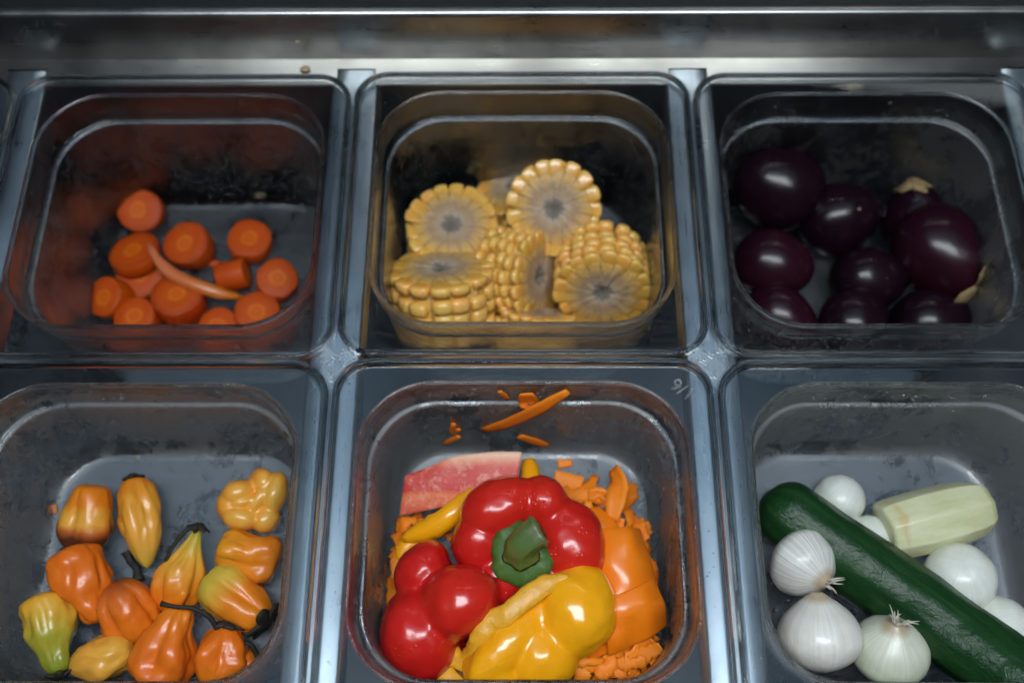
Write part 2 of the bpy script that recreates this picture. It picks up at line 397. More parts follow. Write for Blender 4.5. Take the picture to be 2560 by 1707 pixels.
# raised size mark on the flange of the pepper pan, read from the far side of the counter
fc = bpy.data.curves.new('size_mark', 'FONT'); fc.body = '1/6'; fc.size = 9.0 * MM; fc.extrude = 0.25 * MM; fc.align_x = 'CENTER'; fc.align_y = 'CENTER'; fc.bevel_depth = 0.12 * MM
fo = bpy.data.objects.new('tmp_mark', fc); COL.objects.link(fo); dg = bpy.context.evaluated_depsgraph_get(); dg.update()
me = bpy.data.meshes.new_from_object(fo.evaluated_get(dg)); bpy.data.objects.remove(fo)
q = P(1708, 972, -2.2) - Vector((0, -YC + 0.5, 0))
mk_ = link('size_mark', me, mat_plastic('embossed_mark', 0.18, 0.05, 30, 3.0), PANS['bell'], False, (q.x, q.y, -2.2), Matrix.Rotation(R_(180 - 38), 3, 'Z'))
# condensation on the far walls of the front pans
for key, n in (('hab', 260), ('bell', 420), ('onion', 420), ('egg', 160)):
    def wall_pt(_):
        x = random.uniform(-52, 52); z = -6 - 58 * random.random() ** 1.3
        ins = 1.9 + (-z - 5.6) * 0.04 if z > -20 else 5.0 + (-z - 22) * 0.025
        return Vector((x, PY1 - ins - 0.1, z)), Vector((0, -1, 0.06))
    drops('condensation_drops', n, wall_pt, PANS[key], 0.15, 1.0)
    def rim_pt(_):
        s = random.choice((-1, 1)); a = random.uniform(-70, 75)
        return (Vector((s * random.uniform(78, 82), a, -2.35)), Vector((0, 0, 1)))
    drops('rim_drops', 90, rim_pt, PANS[key], 0.1, 0.4)
    fl = FLOOR if key == 'egg' else FL2
    drops('floor_drops', 150, lambda _: (Vector((random.uniform(-58, 58), random.uniform(-45, 54), fl + 0.05)), Vector((0, 0, 1))), PANS[key], 0.25, 1.5)

# ------------------------------------------------------------------ carrot slices
M_carrot = mat_skin('carrot_flesh', [(0.0, (0.46, 0.058, 0.002)), (1.0, (0.54, 0.075, 0.003))], 0.5, nmix=0.3, sss=0.25, sssr=(1, .35, .08), bump=0.35, bscale=260, coat=0.0, jitter=0.10, spec=0.25)
def mat_carrot_face():
    t = NT('carrot_cut_face'); o = t.coord('Object'); xyz = t.sep(o)
    r = t.math('SQRT', t.math('ADD', t.math('MULTIPLY', xyz[0], xyz[0]), t.math('MULTIPLY', xyz[1], xyz[1])))
    n = t.noise(o, 260, 4); d = t.n('ShaderNodeCombineXYZ'); t.l(xyz[0], d.inputs[0]); t.l(xyz[1], d.inputs[1]); st = t.noise(t.vmath('NORMALIZE', d.outputs[0])[0], 7.0, 4, 0.7)
    k = t.math('ADD', t.math('MULTIPLY_ADD', n, 0.003, r), t.math('MULTIPLY_ADD', st, 0.004, -0.002))
    c = t.ramp(t.math('MULTIPLY', k, 70.0), [(0.0, (0.60, 0.12, 0.004)), (0.30, (0.55, 0.085, 0.003)), (0.40, (0.64, 0.15, 0.008)), (0.46, (0.50, 0.068, 0.002)), (0.90, (0.45, 0.058, 0.002)), (1.0, (0.36, 0.045, 0.002))])
    t.pbr(c, 0.55, 0, 0.2, (1, .3, .05), 0.002, t.bump(n, 0.3, 0.0005), 0.0, 0.2, 0.25); return t.m
M_cface = mat_carrot_face()
def carrot_slice(px, py, rpx, th, n, label, z=None, seed=1):
    zc = FLOOR + th / 2 + 0.6 if z is None else z
    p = P(px, py, zc); r = rpx * MPP(p); rot = zframe(n, seed * 1.3)
    N = 40; prof = [(0.0, 0), (0.93, 0), (0.98, 0.03), (1.0, 0.09), (1.01, 0.5), (1.0, 0.91), (0.98, 0.97), (0.93, 1), (0, 1)]
    loops = []
    for a, b in prof[1:-1]:
        l = []
        for k in range(N):
            t = 2 * math.pi * k / N; d = Vector((math.cos(t), math.sin(t), 0))
            w = 1 + 0.10 * nz(d, 1.1, seed) + 0.03 * nz(d, 4, seed)
            l.append(d * r * a * w + Vector((0, 0, (b - 0.5) * th + 0.5 * nz(d, 1.4, seed + b))))
        loops.append(l)
    e = thing('carrot_slice', label, 'carrot slice', p, rot, 'carrot slices in the pan')
    v, f = loft(loops[1:-1]); mk('peel', v, f, M_carrot, e)
    for l, l2, s in ((loops[0], loops[1], -1), (loops[-1], loops[-2], 1)):
        c = sum((Vector(q) for q in l), Vector()) / N; inner = [c.lerp(q, 0.5) + Vector((0, 0, -s * 0.15)) for q in l]
        v, f = loft([l2, l, inner], False, True); mk('cut_face', v, f, M_cface, e)
    return e
carrots = [
 (351, 528, 56, 9, (0.02, -0.35, 0.94), 'round carrot slice farthest back, standing apart against the rear of its pan', -91),
 (473, 618, 57, 13, (-0.12, -0.10, 0.98), 'thick carrot slice right of the pinkish carrot strip, in the middle of the pan', None),
 (626, 606, 55, 10, (0.10, 0.05, 0.99), 'carrot slice at the upper right, behind the small upright piece', None),
 (339, 638, 60, 9, (-0.10, 0.25, 0.96), 'carrot slice directly below the rearmost one, under the upper end of the strip', -86),
 (358, 690, 60, 11, (0.05, -0.2, 0.97), 'darker carrot slice overlapped by the strip, left of the middle', -95),
 (279, 748, 50, 14, (-0.30, -0.25, 0.92), 'thick carrot slice at the far left of the heap', None),
 (345, 800, 52, 12, (-0.05, 0.0, 1.0), 'carrot slice at the front edge, left, half hidden by the pan rim', None),
 (450, 752, 62, 16, (0.05, 0.12, 0.98), 'big thick carrot slice in the front middle of the pan', None),
 (693, 704, 51, 13, (0.22, -0.12, 0.96), 'carrot slice farthest right, showing a ring on its face', None),
 (645, 790, 57, 12, (0.12, 0.0, 0.99), 'carrot slice at the front right, touching the rim line', None),
 (548, 822, 50, 9, (0, 0, 1), 'carrot slice mostly hidden behind the front rim, between its neighbours', None)]
for i, (x, y, r, th, n, lab, z) in enumerate(carrots): carrot_slice(x, y, r, th, n, lab, z, i * 2.3 + 1)
carrot_slice(583, 690, 38, 17, (0.97, 0.18, 0.12), 'small carrot piece lying on its side, showing its round edge', -91, 31)

def ribbon(name, pts, width, mat, label, cat, group=None, thick=1.0, normal=(0, -0.4, 0.9), curl=0.0, n=14, seed=0, taper=0.35, rough=0.18, parent=None):
    path = spline(pts, n); loops = []; nor = Vector(normal).normalized()
    for i, p in enumerate(path):
        t = (path[min(i + 1, n - 1)] - path[max(i - 1, 0)]).normalized(); s = t.cross(nor).normalized(); u = s.cross(t)
        k = i / (n - 1); w = width * 0.5 * (1 - taper * abs(2 * k - 1) ** 2.2) * (1 + rough * nz((i * 0.9, 0, 0), 1, seed))
        loop = []
        for j, (a, h) in enumerate(((-1, -.5), (-.5, -.5), (0, -.5), (.5, -.5), (1, -.5), (1, .5), (.5, .5), (0, .5), (-.5, .5), (-1, .5))):
            loop.append(p + s * (a * w) + u * (h * thick * (1.0 if abs(a) < .9 else .55) + curl * w * a * a + 0.25 * nz((i * .7, a * 2, 0), 1, seed + 5)))
        loops.append(loop)
    c = sum(path, Vector()) / n
    v, f = loft([[q - c for q in l] for l in loops], True, True)
    o = mk(name, v, f, mat, parent, loc=c)
    if label: tag(o, label, cat, group)
    return o
M_strip = mat_skin('carrot_strip', [(0.0, (0.60, 0.17, 0.08)), (0.4, (0.55, 0.13, 0.03)), (1.0, (0.55, 0.16, 0.008))], 0.35, axis='X', nmix=0.1, sss=0.2, bump=0.3, coat=0.25)
ribbon('carrot_strip', [P(372, 610, -79), P(396, 652, -78), P(436, 688, -79), P(500, 716, -81), P(556, 734, -85), P(605, 742, -91)], 7.5, M_strip, 'long pinkish orange carrot strip lying across the carrot slices', 'carrot strip', None, 1.3, (0.2, -.3, .9), -0.25, seed=3, taper=.65, rough=.35)
ribbon('carrot_scrap', [P(515, 662, -98), P(540, 660, -98), P(556, 668, -98)], 4, M_carrot, 'tiny carrot scrap left of the small upright carrot piece', 'carrot scrap', seed=8)

# crumbs
M_crumb = mat_flat('tan_crumb', (0.50, 0.36, 0.20), 0.7)
def crumb(px, py, z, rpx, label, mat, asp=(1.2, .8, .5)):
    p = P(px, py, z); r = rpx * MPP(p); bm = bmesh.new(); bmesh.ops.create_icosphere(bm, subdivisions=2, radius=r)
    for w in bm.verts:
        w.co = Vector((w.co.x * asp[0], w.co.y * asp[1], w.co.z * asp[2])) * (1 + 0.5 * nz(w.co, 1.2 / r, px))
    me = bpy.data.meshes.new('crumb'); bm.to_mesh(me); bm.free(); me.transform(Matrix.Scale(MM, 4))
    return tag(link('food_crumb', me, mat, loc=p), label, 'crumb', 'food crumbs')
crumb(650, 484, FLOOR + 1.0, 13, 'tan crumb on the floor of the carrot pan, upper right', M_crumb)
crumb(763, 173, LZ + 1, 10, 'tan crumb on the steel ledge behind the carrot pan', M_crumb)
crumb(743, 104, LZ + 13, 5, 'tiny tan crumb stuck low on the steel back plate', M_crumb)
crumb(345, 1143, -80, 5, 'tiny yellow crumb on the rear wall of the habanero pan', M_crumb)
crumb(738, 440, FLOOR + 1, 8, 'small clear blue drop right of the tan crumb in the carrot pan', M_water)

# ------------------------------------------------------------------ corn wheels
def kernel_mesh(cut):
    bm = bmesh.new(); bmesh.ops.create_cube(bm, size=2.0)
    bmesh.ops.subdivide_edges(bm, edges=bm.edges[:], cuts=2, use_grid_fill=True)
    for w in bm.verts:
        c = w.co.copy(); s = c.normalized() * 1.22; c = c.lerp(s, 0.62)
        tp = 0.72 + 0.28 * (c.x + 1) / 2; c.y *= tp; c.z *= tp
        if cut and c.z > 0.05: c.z = 0.05 + 0.22 * (c.z - .05)
        w.co = c
    me = bpy.data.meshes.new('kernel'); bm.to_mesh(me); bm.free()
    me.polygons.foreach_set('use_smooth', [True] * len(me.polygons)); return me
M_kernel = mat_skin('corn_kernel', [(0.0, (0.46, 0.26, 0.09)), (0.40, (0.68, 0.33, 0.05)), (0.7, (0.78, 0.39, 0.065)), (1.0, (0.84, 0.48, 0.12))], 0.30, axis='X', nmix=0.12, nscale=1.1, sss=0.25, sssr=(1, .6, .2), bump=0.0, coat=0.35, jitter=0.13)
KM = [kernel_mesh(False), kernel_mesh(True)]
for q in KM: q.materials.append(M_kernel)
def mat_cob():
    t = NT('corn_cut_face'); o = t.coord('Object'); xyz = t.sep(o)
    r = t.math('MULTIPLY', t.math('SQRT', t.math('ADD', t.math('MULTIPLY', xyz[0], xyz[0]), t.math('MULTIPLY', xyz[1], xyz[1]))), 1000.0)
    d = t.n('ShaderNodeCombineXYZ'); t.l(xyz[0], d.inputs[0]); t.l(xyz[1], d.inputs[1]); dv = t.vmath('NORMALIZE', d.outputs[0])[0]
    st = t.noise(dv, 5.5, 5, 0.7); gr = t.noise(o, 420, 4, 0.7)
    th = t.math('ARCTAN2', xyz[1], xyz[0]); pet = t.math('ABSOLUTE', t.math('SINE', t.math('MULTIPLY', th, 8.5)))
    k = t.math('MULTIPLY', t.math('ADD', r, t.math('MULTIPLY_ADD', st, 13.0, -6.5)), 1 / 24.0)
    c = t.ramp(k, [(0.0, (0.20, 0.165, 0.135)), (0.19, (0.22, 0.18, 0.145)), (0.24, (0.46, 0.37, 0.28)), (0.31, (0.50, 0.35, 0.22)), (0.50, (0.42, 0.26, 0.14)), (0.62, (0.56, 0.35, 0.14)), (0.73, (0.68, 0.38, 0.09)), (1.0, (0.76, 0.42, 0.08))])
    ln = t.math('MULTIPLY', t.ramp(pet, [(0.0, 1.0), (0.45, 0.0)]), t.ramp(t.math('MULTIPLY', r, 1 / 24.0), [(0.55, 0.0), (0.75, 0.75)])); c = t.mix(ln, c, (0.30, 0.15, 0.05))
    c = t.mix(t.ramp(t.math('MULTIPLY', st, gr), [(0.27, 0.0), (0.42, 0.6)]), c, (0.62, 0.50, 0.40))
    t.pbr(c, 0.5, 0, 0.2, (1, .6, .3), 0.002, t.bump(t.math('ADD', gr, st), 0.8, 0.0016), 0.15, 0.25); return t.m
M_cob = mat_cob()
def corn_wheel(px, py, z, n, spin, label, R=24.5, H=27, rows=17, layers=5, seed=0):
    p = P(px, py, z); rnd = random.Random(seed)
    e = thing('corn_wheel', label, 'corn wheel', p, zframe(n, spin), 'corn wheels in the pan')
    rc = R * 0.91; N = 68; loops = []
    for zz, s in ((-H / 2, -1), (H / 2, 1)):
        ring = []
        for a in (0.0, 0.12, 0.24, 0.32, 0.5, 0.7, 0.86, 1.0):
            l = []
            for k in range(N):
                t = 2 * math.pi * k / N; dr = Vector((math.cos(t), math.sin(t), 0))
                dep = -2.2 * math.exp(-(a / 0.20) ** 2) + 0.8 * nz(dr * (1 + a), 2.6, seed + a * 2) + (-1.6 if a > .95 else (-.5 if a > .8 else 0))
                if a == 0: dep = -2.0
                sc_ = 1 - (0.045 * (1 - abs(math.sin(rows * t / 2)) ** 0.6) + 0.05 * nz(dr, 2.0, seed + s)) * max(0, a - .6) / .4
                l.append(dr * (rc * a * sc_) + Vector((0, 0, zz + s * (dep + 0.7))))
            ring.append(l)
        loops += ring if s < 0 else ring[::-1]
    v, f = loft(loops); mk('cob', v, f, M_cob, e)
    lh = H / layers
    for i in range(rows):
        off = rnd.uniform(-0.25, 0.25) * lh
        for j in range(layers):
            end = 1 if j == layers - 1 else (-1 if j == 0 else 0)
            a = 2 * math.pi * (i + .5 + rnd.uniform(-.16, .16)) / rows
            rm = R - 5.6 + rnd.uniform(-.9, .7)
            zz = -H / 2 + lh * (j + 0.5) + (off if not end else 0)
            ty = math.pi * 2 * (R - 4) / rows / 2 * 1.10; hz_ = lh / 2 * rnd.uniform(0.94, 1.2)
            o = bpy.data.objects.new('kernel', KM[1 if end else 0]); COL.objects.link(o); o.parent = e
            if end: zz = end * (H / 2 - 0.12 * hz_ * 1.25 + rnd.uniform(-.9, 0.1)); hz_ *= 1.25
            o.matrix_local = Matrix.Translation(Vector((math.cos(a) * rm, math.sin(a) * rm, zz)) * MM) @ Matrix.Rotation(a, 4, 'Z') @ Matrix.Rotation(rnd.uniform(-.12, .12), 4, 'X') @ Matrix.Diagonal((6.0 * MM, ty * MM, hz_ * MM * (end if end else 1), 1))
    return e
corn_wheel(1132, 588, -72, (0.03, -0.02, 1.0), 0.2, 'corn wheel lying flat at the rear left, grey cut face upward', 25.5, 27, 17, 5, 1)
corn_wheel(1384, 520, -58, (-0.02, -0.52, 0.85), 0.9, 'corn wheel propped highest at the rear right, cut face toward the viewer', 25.5, 22, 17, 4, 2)
corn_wheel(1306, 492, -84, (-0.35, 0.25, 0.9), 0.4, 'corn wheel peeping out behind the propped rear corn wheel', 24, 25, 17, 5, 3)
corn_wheel(1297, 683, -72, (0.84, -0.34, 0.42), 0.1, 'corn wheel tipped on its side in the middle, kernels facing left', 25, 28, 17, 5, 4)
corn_wheel(1108, 736, -62, (-0.03, 0.60, 0.80), 0.5, 'corn wheel at the front left, plump kernels toward the viewer', 27.5, 33, 14, 4, 5)
corn_wheel(1506, 690, -68, (-0.05, -0.90, 0.42), 0.3, 'corn wheel at the right, kernels on top and cut face to the front', 26, 30, 17, 5, 6)
corn_wheel(1330, 832, -82, (0.15, 0.75, 0.60), 0.7, 'corn wheel nearly hidden behind the front rim, only kernels showing', 21, 26, 17, 5, 7)
M_kc = mat_flat('loose_corn_bit', (0.70, 0.50, 0.22), 0.45, sss=0.2)
crumb(1192, 398, -78, 17, 'loose pale corn bit stuck on the rear wall of the corn pan', M_kc, (1.4, .8, .6))
crumb(1176, 420, -84, 10, 'smaller loose corn bit below the pale one on the rear wall', M_kc, (.8, 1.2, .6))

# ------------------------------------------------------------------ eggplants
M_egg = mat_skin('eggplant_skin', [(0.0, (0.007, 0.0025, 0.005)), (0.5, (0.012, 0.003, 0.007)), (1.0, (0.009, 0.003, 0.006))], 0.24, nmix=0.5, nscale=35, spots=((0.36, 0.17, 0.15), 80, 0.15), sss=0.0, bump=0.30, bscale=70, coat=0.0, spec=0.32)
M_egg2 = mat_skin('eggplant_skin_redder', [(0.0, (0.014, 0.003, 0.007)), (1.0, (0.026, 0.004, 0.009))], 0.24, nmix=0.5, nscale=35, spots=((0.38, 0.18, 0.15), 80, 0.15), sss=0.0, bump=0.30, bscale=70, coat=0.0, spec=0.32)
M_calyx_dry = mat_flat('dry_calyx', (0.36, 0.25, 0.11), 0.8, 200, 0.6, 0.6)
def egg_verts(a, b, L, seed, nu=40, nv=28, taper=0.15, rough=0.015):
    loops = []
    for i in range(nv + 1):
        t = math.pi * (0.012 + 0.976 * i / nv); z = -math.cos(t); r = math.sin(t) * (1 - taper * z)
        l = []
        for k in range(nu):
            u = 2 * math.pi * k / nu; d = Vector((math.cos(u) * r, math.sin(u) * r, z))
            w = 1 + rough * 3 * nz(d, 1.2, seed) + rough * nz(d, 3, seed + 4)
            l.append((d.x * a * w, d.y * b * w, d.z * L * w))
        loops.append(l)
    return loft(loops, True, True)
def calyx(parent, z0, r, mat, lobes=5, seed=0, up=4.0, name='calyx', droop=0.3):
    rnd = random.Random(seed); N = lobes * 8; loops = []
    for q, (a, h) in enumerate(((0.02, 1.0), (0.3, 0.9), (0.6, 0.55), (1.0, 0.0))):
        l = []
        for k in range(N):
            u = 2 * math.pi * k / N; s = 1 + (0.55 * (abs(math.cos(lobes * u / 2)) ** 0.7) - 0.25) * (a ** 1.5) + 0.35 * a * nz((math.cos(u), math.sin(u), 0), 2.2, seed)
            l.append((math.cos(u) * r * a * s, math.sin(u) * r * a * s, z0 + up * (h - droop * max(0, s - 1) * 3) + 0.8 * a * nz((u, a, 0), 2.0, seed)))
        loops.append(l)
    v, f = loft(loops, True, False); o = mk(name, v, f, mat, parent); mod(o, 'SOLIDIFY', thickness=0.0009, offset=0); return o
eggs = [ # px,py,rpx,asp, axis, z above floor, mat, label, calyx?
 (1943, 466, 110, 1.05, (-0.6, 0.1, 0.35), -66, 0, 'largest dark eggplant at the rear left, on top of the others', 0),
 (2098, 545, 94, 1.12, (0.5, 0.1, 0.2), -78, 0, 'shiny eggplant with one pale dot, right of the rear left one', 0),
 (2286, 548, 80, 1.15, (-0.1, 0.6, 0.45), -82, 0, 'black eggplant at the rear right with its dry tip pointing back', 1),
 (2356, 636, 112, 1.20, (0.60, -0.70, 0.12), -70, 1, 'spotted eggplant at the right with a ragged dry calyx', 2),
 (1934, 662, 90, 1.10, (0.7, -0.3, 0.1), -78, 1, 'reddish eggplant at the left edge of the pan', 0),
 (2172, 700, 84, 1.15, (0.9, 0.0, 0.1), -80, 0, 'small eggplant in the centre with a double highlight', 0),
 (1955, 800, 82, 1.25, (0.7, -0.7, 0.0), -82, 1, 'dark red eggplant in the front left corner, partly under the rim', 0),
 (2135, 800, 88, 1.10, (0.4, 0.7, 0.0), -81, 0, 'eggplant at the front middle, cut off by the rim line', 0),
 (2330, 808, 90, 1.15, (0.8, 0.1, 0.0), -80, 0, 'very dark eggplant at the front right below the spotted one', 0)]
for i, (x, y, r, asp, ax, z, mi, lab, cal) in enumerate(eggs):
    p = P(x, y, z); rm = r * MPP(p); v, f = egg_verts(rm * 0.97, rm * 0.97, rm * asp, i * 3.1)
    e = thing('eggplant', lab, 'eggplant', p, zframe(ax, i * 1.9), 'small eggplants in the pan')
    mk('fruit', v, f, (M_egg, M_egg2)[mi], e)
    if cal: calyx(e, rm * asp * 0.86, rm * (0.70 if cal == 2 else 0.45), M_calyx_dry, 5, i, 5.5)

# ------------------------------------------------------------------ habaneros
M_stem = mat_flat('dry_dark_stem', (0.022, 0.020, 0.012), 0.7, 200, 0.5, 0.6)
OR, DO, YE, GR, BR = (0.78, 0.22, 0.012), (0.78, 0.165, 0.010), (0.82, 0.37, 0.05), (0.30, 0.30, 0.025), (0.10, 0.025, 0.010)
def lobed(prof, L, R, lobes, depth, seed, bend=(0, 0), twist=0.0, nu=56, nv=36, rough=0.05, flat=1.0):
    pr = [Vector((t, r, 0)) for t, r in prof]; pts = spline(pr, nv); loops = []
    for i, q in enumerate(pts):
        t, r = q.x, max(q.y, 0.02); l = []
        bx = bend[0] * 4 * t * (1 - t); by = bend[1] * 4 * t * (1 - t)
        for k in range(nu):
            u = 2 * math.pi * k / nu; a = u + twist * t
            g = abs(math.sin(lobes * a / 2 + seed)) ** 0.55
            w = 1 - depth * (1 - g) * math.sin(math.pi * min(1, max(0, t))) ** 0.4
            d = Vector((math.cos(u), math.sin(u), t * 2))
            w *= 1 + rough * 2.4 * nz(d, 1.1, seed) + rough * 0.8 * nz(d, 2.6, seed + 9) - rough * 0.9 * max(0, 1 - 5 * abs(nz(d, 1.7, seed + 21))) * math.sin(math.pi * min(1, max(0, t)))
            l.append((math.cos(u) * r * R * w + bx, math.sin(u) * r * R * w * flat + by, (t - 0.5) * L + R * rough * nz(d, 1.5, seed + 3) * math.sin(math.pi * min(1, max(0, t)))))
        loops.append(l)
    return loft(loops, True, True)
PRF = {'round': [(0, .05), (.03, .35), (.12, .68), (.3, .95), (.52, 1.0), (.75, .86), (.92, .55), (.985, .30), (1, .05)],
       'pear': [(0, .05), (.03, .38), (.14, .78), (.32, 1.0), (.5, .90), (.68, .58), (.84, .30), (.95, .18), (1, .05)],
       'long': [(0, .05), (.05, .26), (.2, .62), (.42, .95), (.62, 1.0), (.8, .88), (.93, .62), (.985, .4), (1, .05)],
       'blunt': [(0, .05), (.02, .45), (.09, .80), (.28, 1.0), (.55, .95), (.8, .80), (.94, .62), (.99, .4), (1, .05)],
       'bell': [(0, .05), (.02, .55), (.10, .90), (.28, 1.0), (.5, .93), (.70, .62), (.86, .50), (.96, .34), (1, .05)]}
def habanero(px, py, z, L, R, ax, cols, prof, lobes, depth, seed, label, spin=0.0, bend=(0, 0), stem=None, cal=0.0, brown=None, rough=0.115, spots=((0.05, 0.02, 0.01), 55, 0.06)):
    p = P(px, py, z); e = thing('habanero_pepper', label, 'pepper', p, zframe(ax, spin), 'habanero peppers in the pan')
    v, f = lobed(PRF[prof], L * .97, R * .93, lobes, depth + .06, seed, bend, 0.3, rough=rough)
    mt = mat_skin('habanero_skin', cols, 0.32, nmix=0.16, nscale=45, spots=spots, sss=0.12, sssr=(1, .3, .08), bump=0.55, bscale=85, coat=0.12, brown=brown, streak=0.12)
    mk('fruit', v, f, mt, e)
    if cal: calyx(e, L / 2 - 0.6, cal, M_stem, 5, seed, 2.4, droop=0.12)
    if stem:
        q = zframe(ax, spin).transposed(); stem = [q @ (P(*w) - p) for w in stem]
        v, f = tube(spline(stem, 14), [1.5 - 0.05 * k for k in range(12)] + [1.1, 1.5], 8); mk('stem', v, f, M_stem, e)
    return e
ZB = FL2
habanero(222, 1294, ZB + 15, 34, 14.5, (0.12, 0.90, 0.35), [(0, BR), (.22, BR), (.34, (0.50, 0.12, .02)), (.44, YE), (.6, (0.78, .36, .04)), (.72, OR), (1, OR)], 'blunt', 3, .22, 1.1, 'habanero at the upper left, yellow with an orange lobe and browned base', 0.6, rough=.06)
habanero(350, 1306, ZB + 13, 47, 12.0, (-0.26, 0.95, 0.12), [(0, (0.62, .38, .05)), (.35, YE), (.7, (0.78, .33, .03)), (1, OR)], 'long', 4, .10, 2.0, 'long smooth banana shaped orange pepper at the top of the pan', 0.3, (1.5, 0), cal=4.0)
p = P(634, 1252, ZB + 15); e = thing('habanero_pepper', 'knobbly yellow habanero in the upper right corner, lobes upward', 'pepper', p, vframe(p), 'habanero peppers in the pan')
link('fruit', blob([((-7, 5, 1), (8.5, 6, 8), (0, 0, .4)), ((3.5, 10, 0), (6, 7, 9), (0, .3, .2)), ((10, 3, 2), (6, 11, 9), (0, 0, -.2)), ((6, -9, 1), (7.5, 7, 9), (0, 0, .6)), ((-5.5, -8, 2), (9, 6, 8), (0, 0, -.2)), ((-11, -1, -2), (6.5, 8, 8), (0, 0, 0)), ((0, 0, -4), (11, 11, 9), (0, 0, 0)), ((2.5, 1, 5), (3.2, 9, 4), (0, 0, -.6)), ((-4, 0, 5), (7, 2.6, 3.5), (0, 0, .2))], 0.7, 7),
     mat_skin('habanero_skin', [(0, OR), (.55, (0.80, .28, .025)), (.85, YE), (1, (0.72, .42, .07))], 0.30, nmix=.1, nscale=55, sss=.15, sssr=(1, .3, .08), bump=.25, bscale=90, coat=.3), e)
habanero(622, 1388, ZB + 14, 32, 14.0, (-0.9, 0.25, 0.2), [(0, (0.70, .2, .02)), (.3, OR), (1, (0.80, .32, .02))], 'blunt', 3, .25, 4.2, 'orange habanero at the right wall with a dark brown rotten spot', 0.2, brown=((.52, .5, 0.0), .24, (0.05, 0.013, 0.008)))
habanero(458, 1426, ZB + 14, 44, 13.0, (0.30, 0.92, 0.22), [(0, DO), (.28, OR), (.6, (0.78, .36, .04)), (.85, (0.60, .42, .05)), (1, GR)], 'pear', 4, .20, 5.7, 'pear shaped habanero with pointed tip and long curved dark stem', 0.9, cal=4.2, stem=[(486, 1345, ZB + 17), (490, 1326, ZB + 20), (478, 1318, ZB + 23), (455, 1335, ZB + 24), (425, 1378, ZB + 22), (408, 1420, ZB + 18)])
habanero(212, 1462, ZB + 16, 40, 16.0, (0.45, -0.85, -0.1), [(0, DO), (.4, DO), (1, (0.76, .17, .012))], 'bell', 3, .20, 6.5, 'big red orange habanero at the left with a small black scar', 0.5, spots=((0.02, .01, .01), 40, .09))
habanero(590, 1496, ZB + 14, 38, 14.5, (0.78, -0.58, 0.05), [(0, (0.45, .42, .05)), (.3, (0.66, .42, .05)), (.6, OR), (1, OR)], 'blunt', 4, .30, 7.4, 'yellow green habanero with a black dried cap at its right end', 0.4, cal=8.5, rough=.07)
habanero(322, 1528, ZB + 15, 33, 15.5, (-0.35, 0.75, 0.5), [(0, OR), (.5, DO), (.8, (0.70, .15, .015)), (1, (0.35, .07, .012))], 'round', 4, .30, 8.8, 'folded orange habanero with a dull darker top, in the middle', 0.0, rough=.07)
habanero(132, 1582, ZB + 16, 40, 14.5, (0.28, -0.93, -0.05), [(0, (0.80, .36, .03)), (.30, (0.70, .40, .04)), (.55, (0.42, .36, .035)), (1, (0.20, .25, .02))], 'bell', 4, .22, 9.9, 'habanero at the lower left, orange shoulder fading to green', 0.2, cal=5.0)
habanero(252, 1645, ZB + 13, 33, 12.5, (0.93, 0.28, 0.1), [(0, (0.72, .36, .05)), (.4, YE), (1, (0.74, .40, .05))], 'long', 4, .12, 10.3, 'dull yellow habanero at the front, second from the left wall', 0.7, stem=[(318, 1632, ZB + 13), (330, 1622, ZB + 13), (336, 1632, ZB + 12)])
habanero(424, 1612, ZB + 17, 40, 16.5, (0.30, 0.90, 0.25), [(0, DO), (.5, (0.76, .16, .012)), (1, OR)], 'bell', 4, .16, 11.2, 'large glossy red orange habanero at the front middle', 0.9)
habanero(552, 1640, ZB + 14, 30, 14.0, (0.22, 0.93, 0.25), [(0, OR), (.5, DO), (1, DO)], 'round', 3, .22, 12.4, 'round red orange habanero at the front right with long black stem', 0.3, cal=5.5, stem=[(556, 1585, ZB + 18), (540, 1566, ZB + 22), (520, 1538, ZB + 27), (480, 1519, ZB + 30), (440, 1516, ZB + 31), (402, 1508, ZB + 32)])
habanero(612, 1660, ZB + 9, 20, 9.0, (-0.8, 0.35, 0.1), [(0, DO), (1, DO)], 'round', 3, .2, 13.0, 'small red habanero with a thin stem in the front right corner', 0.1, stem=[(650, 1655, ZB + 10), (630, 1614, ZB + 16), (610, 1605, ZB + 18)])
M_scrap = mat_flat('orange_scrap', (0.62, 0.20, 0.05), 0.5, sss=0.1)
ribbon('pepper_scrap', [P(113, 1275, ZB + 1), P(128, 1274, ZB + 1.2), P(144, 1273, ZB + 1)], 5.4, M_scrap, 'small square orange scrap on the floor near the left wall', 'scrap', taper=0.0, n=6)
def bit(pts, r, label, name='broken_stem'):
    c = sum((Vector(q) for q in pts), Vector()) / len(pts)
    v, f = tube(spline([Vector(q) - c for q in pts], 10), [r * 1.6, r * 1.2] + [r] * 6 + [r * 1.3, r * 1.7], 7)
    return tag(mk(name, v, f, M_stem, loc=c), label, 'stem', 'loose dark stems')
bit([P(318, 1378, ZB + 3), P(326, 1402, ZB + 2), P(342, 1420, ZB + 2.5), P(346, 1450, ZB + 2)], 2.0, 'black broken stem between the long pepper and its neighbours')
bit([P(160, 1368, ZB + 3), P(168, 1380, ZB + 2.5), P(185, 1390, ZB + 2)], 1.8, 'dark stem stub below the browned habanero at the left')

